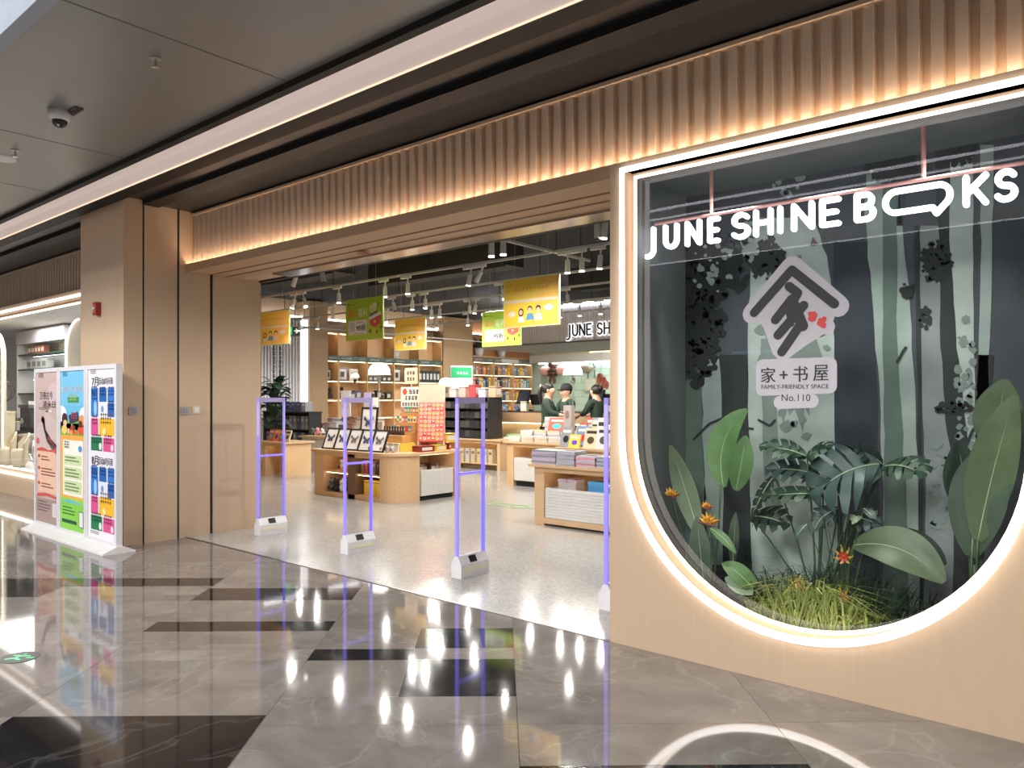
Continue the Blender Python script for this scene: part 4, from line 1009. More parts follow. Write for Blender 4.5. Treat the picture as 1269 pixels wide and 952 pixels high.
HDR = M('dark_green_header', (64, 84, 76), .5); HDRG = M('grey_header', (112, 104, 98), .5)
PKW = M('shelf_oak', (212, 176, 132), .55, ns=6, na=.06, stretch=(.8, 8, 8))
def shelf_wall(y0, pitch, n, label, levels, header, top, lab_ord, hmat=None):
    """tall lit shelf bays on the left wall, facing +X; fronts at XS"""
    units = []
    for i in range(n):
        t = thing('shelf_bay', f'{label}, {lab_ord[i]}', 'shelf', (XS, y0 + i * pitch, 0))
        w_ = pitch
        MB().box(-.44, -.42, 0, w_, 0, top).build('back_panel', PKW, t)
        MB().box(-.42, 0, 0, .03, 0, top).build('side_panel', PKW, t)
        if i == n - 1: MB().box(-.42, 0, w_ - .03, w_, 0, top).build('side_panel', PKW, t)
        MB().box(-.42, .005, .03, w_ - .001, top - .03, top).build('top_panel', PKW, t)
        MB().box(-.42, 0, .03, w_, 0, .1).build('plinth', WOODD, t)
        hd = MB().box(-.4, .012, .003, w_ - .003, header[0], header[1]).build('header', hmat or HDR, t)
        g = MB(); glyphs(g, .08, (header[0] + header[1]) / 2 - .03, .06, 5, lambda u, v: (.014, u, v), rnd=random.Random(i)); glyphs(g, w_ - .3, (header[0] + header[1]) / 2 - .015, .03, 6, lambda u, v: (.014, u, v), rnd=random.Random(i + 9))
        g.build('lettering', PAPER, hd)
        for z in levels:
            s_ = MB().box(-.42, -.01, .03, w_ - .001, z - .025, z).build('shelf_board', PKW, t)
            MB().box(-.03, -.012, .05, w_ - .05, z - .037, z - .0255).build('led_strip', LEDS, s_)
        MB().box(-.06, -.03, .05, w_ - .05, header[0] - .014, header[0] - .001).build('led_strip', LEDS, t)
        MB().box(-.06, -.03, .05, w_ - .05, top - .045, top - .031).build('led_strip', LEDS, t)
        units.append(t)
    return units
LV = [2.02, 1.5, 1.0, .5]
shelf_wall(11.78 + .55, .42, 1, 'narrow oak shelf bay beside brown column', LV, (2.55, 2.70), 3.33, ['at the near end of the row'])
shelf_wall(12.75, .985, 4, 'oak shelf bay with green header', LV, (2.55, 2.70), 3.33, ['first after the narrow bay', 'second after the narrow bay', 'third after the narrow bay', 'last of the row, with dark packs'])
struct('wall_column_back', MB().box(-17.45, -16.98, 16.72, 18.05, 0, 4.1), M('column_oak'))
LV2 = [2.32, 1.90, 1.46, 1.0, .55]
shelf_wall(18.1, 1.03, 3, 'bookshelf bay at the shop back', LV2, (2.72, 2.90), 2.93, ['nearest the brown wall', 'in the middle', 'nearest the green wall'], HDRG)
# books on those bays: unit book meshes, one per colour
BOOKC = {'red': (190, 84, 74), 'blue': (110, 140, 184), 'navy': (66, 78, 112), 'white': (202, 199, 194), 'cream': (206, 190, 158), 'green': (128, 168, 138), 'pink': (222, 140, 150), 'orange': (222, 136, 60), 'purple': (164, 146, 196), 'grey': (140, 142, 146), 'yellow': (232, 196, 70), 'black': (56, 56, 62), 'teal': (120, 176, 180), 'brown': (150, 116, 92)}
BM = {}
def book_mesh(c):
    """unit book standing with its spine towards +X (1 deep in x, 1 thick in y, 1 tall)"""
    if c not in BM:
        m = MB(); m.box(0, 1, 0, .1, 0, 1); m.box(0, 1, .9, 1, 0, 1); m.box(.93, 1, .1, .9, 0, 1); m.box(.03, .93, .1, .9, .02, .97, 1); m.box(1, 1.004, .2, .8, .62, .8, 2)
        BM[c] = m.mesh('book', [M('book_' + c, BOOKC[c], .5), PAPER, M('book_label_' + c, tuple(min(255, v + 70) if sum(BOOKC[c]) < 450 else max(0, v - 90) for v in BOOKC[c]), .6)])
    return BM[c]
def put_book(c, x, y, z, d, th, h, label, group, rz=0, name='book', lie=False, tilt=0):
    o = bpy.data.objects.new(name, book_mesh(c)); COL.objects.link(o); o.location = (x, y, z); o.scale = (d, th, h)
    o.rotation_euler = (0, tilt, rz)
    return tag(o, label, 'book', group)
rr = random.Random(21)
BAYN = ['nearest the brown wall', 'in the middle', 'nearest the green wall']
ROWN = {2.32: 'top', 1.90: 'second', 1.46: 'third', 1.0: 'fourth'}
for i in range(3):
    for z in LV2[:4]:
        y = 18.1 + i * 1.03 + .06; k = 0; used = {}
        while y < 18.1 + (i + 1) * 1.03 - .2 and k < 8:
            th = rr.uniform(.07, .16); h = rr.uniform(.24, .33); c = rr.choice(list(BOOKC) + ['white', 'cream', 'white', 'pink', 'yellow', 'cream'])
            used[c] = used.get(c, 0) + 1
            put_book(c, XS - .25, y, z, .2, th, h, f'{c} book, {ORD[k]} from left, {ROWN[z]} row of the back bay {BAYN[i]}', f'books in the back bay {BAYN[i]}')
            y += th + (rr.choice((.004, .004, .03)) if k % 4 else .05); k += 1
# goods on the left bays (z row 2.02 and 1.5)
def goods_mesh(kind, col):
    k = (kind, col)
    if k in BM: return BM[k]
    a = M('goods_%d_%d_%d' % col, col, .45); m = MB()
    if kind == 'frame': m.box(0, .04, 0, 1, 0, 1).box(.04, .043, .1, .9, .1, .9, 1).box(.043, .046, .3, .7, .3, .7, 2)
    elif kind == 'pack': m.box(0, 1, 0, 1, 0, 1).box(1, 1.01, .15, .85, .25, .75, 1).box(-.02, 1.02, -.02, 1.02, .86, .9, 2)
    elif kind == 'figure': m.lathe([(.35, 0), (.4, .2), (.3, .5), (.16, .62), (.26, .75), (.24, .9), (.0, 1)], (.5, .5, 0), 10).lathe([(.44, 0), (.44, .05)], (.5, .5, 0), 10, 1)
    elif kind == 'jar': m.lathe([(.42, 0), (.46, .1), (.46, .7), (.3, .82)], (.5, .5, 0), 10).lathe([(.34, .82), (.34, 1), (0, 1)], (.5, .5, 0), 10, 1)
    BM[k] = m.mesh(kind, [a, PAPER, M('goods_dark', (52, 46, 46), .5)])
    return BM[k]
def good(kind, col, x, y, z, d, w_, h, label, cat, group=None, name=None, rz=0):
    o = bpy.data.objects.new(name or {'frame': 'framed_picture', 'pack': 'gift_box', 'figure': 'figurine', 'jar': 'jar'}[kind], goods_mesh(kind, col)); COL.objects.link(o)
    o.location = (x, y, z); o.scale = (d, w_, h); o.rotation_euler = (0, 0, rz)
    return tag(o, label, cat, group)
good('frame', (60, 62, 66), -17.2, 12.42, 2.02, .3, .22, .32, 'small dark framed print on the upper shelf of the narrow bay', 'picture')
good('figure', (44, 42, 44), -17.25, 12.45, 1.5, .2, .22, .34, 'black figurine on the second shelf of the narrow bay', 'figurine')
good('frame', (122, 108, 168), -17.2, 12.84, 2.02, .3, .34, .36, 'purple boxed print on the upper shelf of the first bay', 'picture')
good('frame', (210, 204, 196), -17.2, 13.25, 2.02, .3, .3, .34, 'white boxed print on the upper shelf of the first bay', 'picture')
good('figure', (50, 46, 50), -17.25, 12.86, 1.5, .2, .2, .36, 'dark figurine on the second shelf of the first bay', 'figurine')
for i, y in enumerate((13.2, 13.4)): good('pack', (112, 98, 140), -17.25, y, 1.5, .18, .17, .2 + .05 * i, 'violet gift box, ' + ('left' if i == 0 else 'right') + ' of two on second shelf of the first bay', 'box', 'violet gift boxes on the first bay')
for i in range(5): good('pack', (62, 58, 60), -17.25, 13.82 + i * .17, 2.02, .2, .15, .15, f'flat dark box, {ORD[i]} from left on the upper shelf of the second bay', 'box', 'dark boxes on the second bay')
for i in range(5): good('jar' if i % 2 else 'pack', ((70, 66, 64), (96, 84, 74))[i % 2], -17.25, 13.8 + i * .18, 1.5, .16, .16, .16 + .05 * (i % 3), f'dark pot or box, {ORD[i]} from left on second shelf of the second bay', 'container', 'dark containers on the second bay')
for i, y in enumerate((14.84, 15.22)): good('frame', (44, 60, 60), -17.2 + .03 * i, y, 2.02, .3, .3, .4, ('left' if i == 0 else 'right') + ' of two framed butterfly prints on the upper shelf of the third bay', 'picture', 'framed prints on the third bay')
for r_, z in enumerate((2.02, 1.5)):
    for i in range(6): good('pack', ((46, 58, 58), (34, 42, 46))[i % 2], -17.2, 15.76 + i * .15, z, .14, .13, .36, f'dark green hanging pack, {ORD[i]} from left, {("upper", "second")[r_]} shelf of the last bay', 'package', 'dark packs on the last bay')
def pot_plant(x, y, z, s, label, name='potted_plant', col=(72, 98, 66), n=26, seed=1):
    t = thing(name, label, 'plant', (x, y, z)); rr = random.Random(seed)
    MB().lathe([(.09 * s, 0), (.13 * s, .2 * s), (.115 * s, .2 * s), (.1 * s, .16 * s), (0, .16 * s)], n=14).build('pot', WPLAST, t, True)
    LGx = M('plant_%d' % col[0], col, .45, ns=8, na=.2)
    for i in range(n):
        a = rr.uniform(0, 2 * PI); l = rr.uniform(.2, .42) * s; e_ = rr.uniform(.15, 1.2)
        b = Vector((0, 0, .17 * s)); c = b + Vector((math.cos(a) * math.cos(e_) * l, math.sin(a) * math.cos(e_) * l, math.sin(e_) * l))
        sd = Vector((-math.sin(a), math.cos(a), 0)) * .055 * s; mid = (b + c) / 2 + Vector((0, 0, .06 * s))
        MB().add([b, mid + sd, c + Vector((0, 0, -.05 * s)), mid - sd, mid + Vector((0, 0, .012))], [(0, 1, 4), (1, 2, 4), (2, 3, 4), (3, 0, 4)]).build('leaf', LGx, t)
    return t
pot_plant(-17.22, 14.95, 2.72, 1.0, 'small potted plant on top of the third bay header, under the yellow poster', seed=3)
pot_plant(-17.2, 18.6, 2.94, 1.3, 'potted plant on top of the back bookshelf nearest the brown wall', seed=4)
pot_plant(-17.2, 19.75, 2.94, 1.2, 'potted plant on top of the middle back bookshelf bay', seed=5)
struct('wall_alcove', MB().box(-17.44, -17.4, 18.05, 21.5, 2.93, 4.1), M('alcove_wood', (196, 142, 98), .6))
MB().box(-16.99, -16.97, 19.5, 20.4, 2.745, 2.875).build('white_label', PAPER, None).update_tag()
tag(bpy.data.objects['white_label'], 'white category sign strip on the header of the middle back bookshelf', 'sign')

# ---- white slatted bulkhead with the shop name, its lower lights, cash desk and green tiles
BY = 14.0
bl = MB(); R = .8; xl = -13.25
poly = [(xl + R - R * math.cos(PI / 2 * i / 8) , BY + R - R * math.sin(PI / 2 * i / 8)) for i in range(9)] + [(0, BY), (0, BY + 3), (xl, BY + 3)]
bl.prism(poly, 2.83, 3.62, 'z')
blk = struct('wall_bulkhead', bl, M('bulkhead_white', (236, 235, 238), .5))
rb = MB().box(0, .035, -.012, 0, 0, .77).mesh('rib', M('bulkhead_rib', (218, 216, 220), .5))
for i in range(150): inst(rb, 'rib', blk, (xl + R + i * .07, BY, 2.84))
MB().prism([(p[0] * 1.0 - (.02 if p[0] < -1 else 0), p[1] - .02) for p in poly], 2.80, 2.83, 'z').build('lower_edge', M('edge_dark', (110, 104, 100), .5), blk)
pts = [(x, y - .03, 3.66) for x, y in poly[:10]]
MB().tube([(xl - .03, BY + 3, 3.66)] + pts, .03, 6).build('light_line', LEDC, blk)
sgn = thing('shop_sign', 'black JUNE SHINE BOOKS letters with white halo on the white bulkhead inside', 'sign', (-10.19, BY - .03, 2.95))
x0 = -8.95 + .0
KB = M('sign_black', (30, 30, 34), .4)
xx = 0
for ch, w_ in (('J', .16), ('U', .2), ('N', .2), ('E', .16), (' ', .06), ('S', .18), ('H', .2), ('I', .06), ('N', .2), ('E', .16), (' ', .1), ('B', .18), ('o', .6), ('K', .2), ('S', .18)):
    if ch != ' ':
        m = MB(); hm = MB(); w_ *= .66
        for s_ in glyph_strokes(ch):
            q_ = [(xx + w_ * u, .24 * v) for u, v in s_]
            m.stroke(q_, .036, -.03, -.01); hm.stroke(q_, .085, -.006, -.002)
        lo = m.build('letter', KB, sgn); hm.build('halo', M('halo_white', (255, 255, 255), emit=1.1), lo)
    xx += (w_ if ch != ' ' else .05) + .062
# header band over the back wall
hb = MB(); hb.box(-16.9, -.5, 20.9, 21.6, 2.78, 3.05); struct('trim_8', hb, M('band_grey', (190, 188, 180), .5))
struct('trim_9', MB().box(-16.9, -.5, 21.3, 21.6, 3.05, 4.1), M('pale_yellow_wall', (236, 214, 150), .6))
tag(MB().box(-14.5, -.6, 21.15, 21.25, 3.055, 3.09).build('light_line', M('yellow_led', (255, 226, 150), emit=7.)), 'warm light line on the band above the green tiled wall', 'light')
tag(MB().box(-16.8, -.6, 21.3, 21.45, 2.745, 2.778).build('light_line', LEDC), 'white light line under the band washing the green tiled wall', 'light')
gw = struct('wall_tiles', MB().box(-16.9, -.6, 21.57, 21.6, 0, 2.78), M('tile_grout', (160, 176, 164), .7))
tm = [MB().box(0, .49, 0, .02, 0, .23).mesh('tile', M('mint_tile_%d' % i, c, .35)) for i, c in enumerate(((186, 214, 196), (194, 220, 202), (180, 208, 190)))]
for i in range(14):
    for j in range(9): inst(tm[(i * 5 + j * 3) % 3], 'tile', gw, (-16.6 + i * .5 + (.25 if j % 2 else 0), 21.55, .62 + j * .24))
# toys and bags hung on the tiles
def at_back(px, py): return atY(px, py, 21.45)
PLB, PLP = M('plush_brown', (110, 72, 58), .9, ns=60, na=.15), M('plush_pink', (224, 170, 160), .9)
q = at_back(685, 462); t = thing('plush_toy', 'brown and black striped plush toy with pink wings hung on green tiles', 'toy', (q.x, 21.42, q.z))
MB().ball((0, 0, 0), .2, 12, sc=(.8, .6, 1.1)).build('body', PLB, t, True); MB().ball((0, 0, .3), .16, 12).build('head', PLB, t, True)
for s_ in (-1, 1): MB().ball((s_ * .36, .02, .08), .2, 10, sc=(1.2, .35, .8)).build('wing', PLP, t, True); MB().ball((s_ * .05, -.15, .33), .025, 6).build('eye', PAPER, t); MB().ball((s_ * .1, 0, -.28), .08, 8, sc=(.7, .7, 1.3)).build('leg', PLB, t, True)
for z in (-.08, .06): MB().tube([(.165 * math.cos(a), .12 * math.sin(a), z) for a in [2 * PI * i / 16 for i in range(16)]], .03, 6, closed=True).build('stripe', BLACK, t)
q = at_back(726, 457); t = thing('plush_toy', 'long grey plush fish hung flat on the green tiles at right', 'toy', (q.x, 21.42, q.z))
MB().ball((0, 0, 0), .16, 12, sc=(1.8, .6, .9)).build('body', M('plush_grey', (150, 140, 120), .9), t, True); MB().add([(.25, 0, 0), (.45, 0, .12), (.4, 0, 0), (.45, 0, -.12), (.3, -.04, 0)], [(0, 1, 4), (1, 2, 4), (2, 3, 4), (3, 0, 4)]).build('tail', M('plush_grey'), t); MB().ball((-.2, -.07, .04), .02, 6).build('eye', BLACK, t)
q = at_back(733, 462); t = thing('tote_bag', 'pale tote bag with thin dark strap on the green tiled wall', 'bag', (q.x, 21.44, q.z - .3))
MB().prism([(-.2, -.3), (.2, -.3), (.23, .1), (-.23, .1)], -.06, .06, 'y').build('body', M('canvas', (206, 210, 190), .9), t); MB().tube([(-.15, 0, .1), (-.1, 0, .55), (0, 0, .7), (.1, 0, .55), (.15, 0, .1)], .014, 6).build('strap', DARKPAPER, t)
t = thing('bag_charm', 'bunch of pink and cream fabric charms hung at the right of the green wall', 'charm', (atY(745, 468, 17).x, 17, atY(745, 468, 17).z))
for i in range(9):
    a = i * 2.4; MB().ball((.12 * math.cos(a) * (i % 3) / 1.5, .1 * math.sin(a), -.1 * (i // 3)), .1, 8, sc=(.7, .7, 1.2)).build('tassel', (PLP, M('charm_cream', (236, 214, 180), .8), M('charm_coral', (224, 130, 110), .8))[i % 3], t, True)
MB().cyl((0, 0, .1), (0, 0, 1.2), .006, .006, 6).build('cord', PAPER, t)
# cash desk
DX0, DX1, DYF = -12.9, -3.5, 13.0
dk = thing('cash_desk', 'long oak cash desk with lit recess and dark top in the middle of shop', 'counter', (DX0, DYF, 0))
MB().box(0, DX1 - DX0, 0, .06, 1.0, 1.22).build('upper_panel', M('desk_oak', (170, 140, 106), .5, ns=5, na=.06, stretch=(.6, 8, 8)), dk); MB().box(0, DX1 - DX0, 0, .7, 1.22, 1.25).build('top', M('desk_top', (70, 62, 56), .4), dk)
MB().box(.05, DX1 - DX0, .3, .36, 0, 1.0).build('recessed_front', M('desk_cream', (232, 212, 168), .5), dk); MB().box(.05, DX1 - DX0, .2, .22, .97, .985).build('led_strip', LEDS, dk)
MB().box(0, .06, .06, .7, 0, 1.22).build('end_panel', WOOD2, dk)
def monitor(px, py, label, wd):
    q = atY(px, py, 13.25); t = thing('cash_register', label, 'monitor', (q.x, 13.25, 1.25), -.25)
    MB().box(-.14, .14, -.12, .14, 0, .03).build('foot', BLACK, t); MB().box(-.05, .05, .0, .06, .03, .2).build('neck', BLACK, t)
    R_ = Matrix.Rotation(-.3, 3, 'X'); MB().cbox((0, -.02, .32), (wd, .05, .3), 0, R_).build('screen_body', BLACK, t); MB().cbox((0, -.048, .326), (wd - .04, .006, .25), 0, R_).build('screen', M('screen_off', (38, 42, 54), .12), t)
    MB().cbox((.22, .12, .26), (.26, .04, .24), 0, Matrix.Rotation(.3, 3, 'X')).build('customer_display', BLACK, t)
    MB().box(-.2, -.1, -.1, .02, .0, .08).build('receipt_printer', M('printer_blue', (96, 120, 160), .4), t)
monitor(650, 509, 'black tilted till screen on the cash desk left of the ponytailed woman', .4)
monitor(740, 509, 'dark till screen on the cash desk at the right edge of the entrance', .42)
good('pack', (206, 196, 172), -10.85, 13.2, 1.25, .2, .14, .22, 'cream card box on the cash desk right of the left till', 'box', rz=-1.2); good('pack', (214, 190, 150), -12.1, 13.15, 1.25, .2, .3, .12, 'low cream box on the cash desk left of the left till', 'box', rz=-1.5)
# lit totem and dome lamps
q = atX(572, 480, -14.8)
t = thing('light_totem', 'bright white lit totem screen with green heading beside the brown wall', 'screen', (-14.8, q.y, 0), PI / 2 - .55)
tw = .32
MB().box(-tw, tw, 0, .1, 0, 2.45).build('housing', WPLAST, t); MB().box(-tw + .03, tw - .03, -.006, 0, 1.1, 2.1).build('lit_screen', M('lit_screen', (250, 255, 252), emit=1.7), t); h_ = MB().box(-tw + .03, tw - .03, -.006, 0, 2.1, 2.4).build('green_heading', M('green_heading', (40, 160, 100), emit=.7), t)
g = MB(); glyphs(g, -.14, 2.2, .075, 4, lambda u, v: (u, -.008, v), rnd=random.Random(2)); g.build('lettering', M('heading_white', (240, 255, 246), emit=1.0), h_)
def dome_lamp(px, py, X, wd, label, base=0.0):
    q = atX(px, py, X) if X < 0 else atY(px, py, X)
    t = thing('dome_lamp', label, 'lamp', (q.x, q.y, base)); h = q.z - base; r = wd / 2
    MB().lathe([(r * 1.0, -r * .38), (r * .98, 0), (r * .8, r * .4), (r * .45, r * .64), (0, r * .7)], (0, 0, h), 20).build('shade', M('lamp_glow', (255, 250, 240), emit=3.6), t, True)
    MB().lathe([(0, -r * .46), (r * 1.12, -r * .44), (r * 1.12, -r * .4), (0, -r * .38)], (0, 0, h), 20).build('rim_plate', WPLAST, t); MB().lathe([(.035, -.16), (.05, -.1), (.035, -.04)], (0, 0, h - r * .4), 10).build('knob', CHROME, t)
    MB().cyl((0, 0, .02), (0, 0, h - r * .4), .009, .009, 8).build('stem', GREYM, t); MB().lathe([(0, 0), (.14, 0), (.14, .02), (0, .03)], n=18).build('foot', GREYM, t)
dome_lamp(470, 459, 9.6, .42, 'bright dome lamp on a thin stem in front of second left shelf bay')
dome_lamp(440, 466, 13.2, .22, 'small glowing lamp in front of the first left shelf bay')
dome_lamp(553, 475, 13.0, .38, 'bright dome lamp left of the lit totem screen')
dome_lamp(710, 460, 11.55, .36, 'bright dome lamp in front of the green tiled wall')

# ---- tracks and spotlights under the black ceiling
TZ = 3.3; TR = M('track_grey', (178, 176, 172), .5); SPW = M('spot_white', (206, 204, 200), .4)
def track(a, b, label):
    a, b = Vector(a), Vector(b); L = (b - a).length; t = thing('light_track', label, 'track', a, math.atan2(b.y - a.y, b.x - a.x))
    MB().box(0, L, -.015, .015, 0, .03).build('rail', TR, t)
    for k in range(int(L / 2.2) + 1): MB().cyl((.3 + 2.2 * k, 0, .035), (.3 + 2.2 * k, 0, 4.15 - TZ), .006, .006, 6).build('hanger', BLACK, t)
TY = [5.95, 7.32, 8.68, 9.8, 11.3, 12.7]
for i, y in enumerate(TY): track((-16.8, y, TZ), (-.5 if i else -2.9, y, TZ), f'pale lighting track across the shop ceiling, {ORD[i]} from the entrance')
track((-5.55, 5.4, TZ), (-5.55, 8.1, TZ), 'short pale lighting track running into the shop, above the yellow poster'); track((-16.2, 8.9, TZ), (-16.2, 18, TZ), 'pale lighting track along the left wall shelves')
head = None
SPOTS = [(366, 0, .5, -1), (396, 0, -.3, -1), (605.5, 0, 0, 1), (620, 0, 0, 1), (364, 1, .45, 1), (374, 1, -.35, 1), (418, 1, 0, 1), (475, 1, 0, 1), (503, 1, 0, 1), (581, 1, .25, 1), (595, 1, .6, -1), (411, 2, 0, -1), (485, 2, -.3, -1), (509, 2, 0, 1), (525, 2, 0, 1), (619, 2, -.3, 1), (370, 3, 0, 1), (392, 3, 0, 1), (477, 3, 0, 1), (533, 3, 0, 1), (543, 3, 0, 1), (580, 3, 0, -1), (588, 3, .2, 1), (700, 3, -.2, 1), (700, 1, 0, 1), (717.5, 1, 0, 1), (741, 1, .1, 1), (736, 0, 0, -1), (746, 0, .1, 1), (532, 4, 0, 1), (540, 4, 0, 1), (578, 4, 0, 1), (655, 4, 0, 1), (692, 4, 0, 1), (716, 4, 0, 1), (742, 4, 0, 1)]  # last three heads are extra, put in to brighten the bulkhead
for i, (px, tr, tilt, on) in enumerate(SPOTS):
    q = atY(px, 340, TY[tr])
    k = sum(1 for s_ in SPOTS if s_[1] == tr and s_[0] < px)
    t = thing('spotlight', f'{"lit" if on > 0 else "unlit"} white spotlight, {ORD[k]} from left on the {ORD[tr]} ceiling track', 'spotlight', (q.x, TY[tr], TZ), 0, 'spotlights on the ceiling tracks')
    MB().box(-.1, .1, -.018, .018, -.04, -.001).build('adapter', SPW, t)
    R_ = Matrix.Rotation(tilt, 3, 'Y')
    P_ = lambda v: R_ @ Vector(v) + Vector((.04, 0, -.06))
    MB().cyl(P_((0, 0, .03)), P_((0, 0, -.05)), .012, .012, 6).build('stem', SPW, t)
    MB().cyl(P_((0, 0, -.05)), P_((0, 0, -.2)), .03, .033, 14).build('barrel', SPW, t)
    MB().cyl(P_((0, 0, -.2005)), P_((0, 0, -.212)), .033, .031, 14).build('lens', SPOTE if on > 0 else BLACK, t)
    if on > 0: lamp('spotlight_beam', 'SPOT', Vector((q.x, TY[tr], TZ)) + P_((0, 0, -.225)), (0, -tilt, 0), 66, (1.0, .95, .88), .014, None, math.radians(172), .35)
for k, (x, y) in enumerate(((-12, 7.9), (-9.4, 9.25), (-7, 12.2))):
    tag(MB().box(x - 1.6, x + 1.6, y - .25, y + .25, 3.65, 4.0).box(x - 1.65, x + 1.65, y - .3, y - .27, 3.6, 4.05).box(x - .02, x + .02, y - .02, y + .02, 4.0, 4.149).build('air_duct', M('duct_black', (46, 47, 46), .7)), ('black square air duct under the ceiling near the entrance', 'black square air duct above the centre of the shop', 'black square air duct above the cash desk')[k], 'duct')

# ---- hanging posters
def hanger(px0, px1, py0, py1, Y, label, kind):
    a, b = atY(px0, py0, Y), atY(px1, py1, Y)
    pc = ((px0 + px1) / 2, (py0 + py1) / 2); c = atY(pc[0], pc[1], Y); w_, h_ = b.x - a.x, .6
    t = thing('hanging_poster', label, 'poster', (c.x, Y, c.z))
    frame = M('poster_edge_' + kind, (226, 222, 160) if kind == 'y' else (200, 214, 130), .5)
    MB().box(-w_ / 2, w_ / 2, 0, .02, -h_ / 2, h_ / 2).build('board', frame, t)
    P = lambda u, v, l=0: (-w_ / 2 + w_ * u, -.002 - .0012 * l, -h_ / 2 + h_ * v)
    if kind == 'y':
        its = [('r', 0, .02, .98, .03, .97, (244, 204, 70)), ('p', .5, [(.5, .03), (.98, .03), (.98, .97), (.7, .97)], (246, 192, 88)), ('r', 1, .02, .98, .66, .69, (236, 200, 120)), ('r', 1, .02, .98, .5, .56, (230, 214, 190)), ('r', 1, .02, .98, .8, .82, (238, 206, 120)),
               ('g', 1, .2, .74, .06, 9, (214, 160, 70)), ('g', 1, .28, .59, .05, 8, (226, 196, 130)), ('d', 1, .16, .28, .07, .055, (226, 216, 200)), ('d', 1, .82, .36, .08, .06, (226, 220, 212)),
               ('d', 2, .33, .3, .05, .085, (70, 40, 34)), ('d', 3, .33, .3, .032, .05, (238, 196, 164)), ('p', 2, [(.27, .1), (.4, .1), (.37, .22), (.3, .22)], (226, 226, 226)),
               ('d', 2, .49, .36, .045, .06, (46, 34, 32)), ('d', 3, .49, .34, .034, .05, (238, 196, 164)), ('p', 2, [(.42, .14), (.57, .14), (.54, .27), (.45, .27)], (96, 150, 206)),
               ('d', 2, .64, .36, .045, .06, (60, 38, 30)), ('d', 3, .64, .33, .034, .05, (238, 196, 164)), ('p', 2, [(.57, .12), (.72, .12), (.69, .26), (.6, .26)], (236, 206, 196))]
    else:
        its = [('r', 0, .01, .99, .01, .99, (160, 200, 44)), ('p', .5, [(0.01, .01), (.99, .01), (.99, .3), (.6, .5), (.2, .4), (.01, .5)], (176, 208, 66)), ('r', 1, .08, .58, .14, .48, (226, 228, 224)), ('r', 1, .06, .1, .86, .9, (40, 60, 30)), ('g', 1, .13, .86, .035, 4, (90, 120, 50)),
               ('r', 2, .11, .26, .22, .44, (196, 200, 196)), ('g', 2, .31, .41, .04, 4, (70, 74, 60)), ('r', 2, .2, .5, .16, .17, (90, 94, 84)), ('p', 1, [(.64, .5), (.96, .62), (.94, .36), (.8, .28), (.68, .34)], (214, 92, 84)), ('p', 2, [(.62, .52), (.95, .64), (.97, .58), (.66, .46)], (226, 236, 226)), ('p', 3, [(.66, .58), (.86, .68), (.86, .64), (.66, .54)], (70, 90, 130)),
               ('d', 1, .74, .72, .1, .1, (216, 216, 130)), ('d', 2, .8, .8, .06, .06, (220, 226, 200)), ('p', 2, [(.84, .78), (.9, .86), (.91, .84), (.86, .77)], (60, 80, 40)), ('d', 1, .8, .2, .06, .08, (226, 210, 70)), ('p', 3, [(.66, .16), (.69, .16), (.69, .24), (.66, .24)], (40, 70, 34)), ('p', 3, [(.83, .14), (.86, .14), (.86, .22), (.83, .22)], (40, 70, 34)), ('p', 3, [(.94, .24), (.97, .24), (.97, .3), (.94, .3)], (40, 70, 34)), ('d', 3, .8, .42, .03, .03, (240, 230, 90))]
    pr = paint(t, P, its)
    if kind == 'g':
        L4 = lambda u, v: P(u, v, 4)
        text('新人', .08, .34, .55, .76, M('orange_print', (236, 122, 66), .5), L4, pr, offset=.01); text('福利', .35, .6, .55, .76, M('lime_print', (226, 240, 196), .5), L4, pr, offset=.01); text('95折', .31, .56, .22, .37, DARKPAPER, L4, pr, offset=.02)
    for s_ in (-.3, .3): MB().cyl((w_ * s_, .01, h_ / 2), (w_ * s_, .01, 4.15 - c.z), .003, .003, 5).build('wire', GREYM, t)
hanger(623, 692, 344, 404, 7.1, 'large yellow hanging poster with three children, nearest the right of the entrance', 'y')
hanger(428, 474, 370, 421, 6.9, 'lime green hanging sale poster reading 95, in the middle of the opening', 'g')
hanger(489, 527, 397, 431, 9.6, 'small yellow hanging poster between the two green sale posters', 'y')
hanger(314, 358, 386, 428, 7.6, 'yellow hanging poster beside the pillar, cut by its edge', 'y')
hanger(597, 645, 382, 432, 9.7, 'lime green hanging sale poster half behind the large yellow poster', 'g')
# ================================================================== TABLES AND GOODS
BEIGE = M('table_oak', (206, 172, 132), .45, ns=5, na=.06, stretch=(.7, 8, 8)); NICHE = M('niche_oak', (216, 182, 136), .5, ns=5, na=.05); RIBW = M('ribbed_white', (218, 216, 212), .5)
def bin_(t, x0, x1, y0, y1, z0, z1, face='y', name='pull_out_bin'):
    m = MB(); m.box(x0, x1, y0, y0 + .02, z0, z1); m.box(x0, x1, y1 - .02, y1, z0, z1); m.box(x0, x0 + .02, y0 + .02, y1 - .02, z0, z1); m.box(x1 - .02, x1, y0 + .02, y1 - .02, z0, z1); m.box(x0 + .02, x1 - .02, y0 + .02, y1 - .02, z1 - .12, z1 - .1)
    b = m.build(name, RIBW, t); r_ = MB(); k = 0
    L = (x1 - x0) if face == 'y' else (y1 - y0)
    n = int((z1 - z0) / .035)
    for i in range(n):
        z = z0 + .01 + i * .035
        if face == 'y': r_.box(x0, x1, y0 - .008, y0, z, z + .02)
        else: r_.box(x1, x1 + .008, y0, y1, z, z + .02)
    r_.build('ribbing', RIBW, b); return b
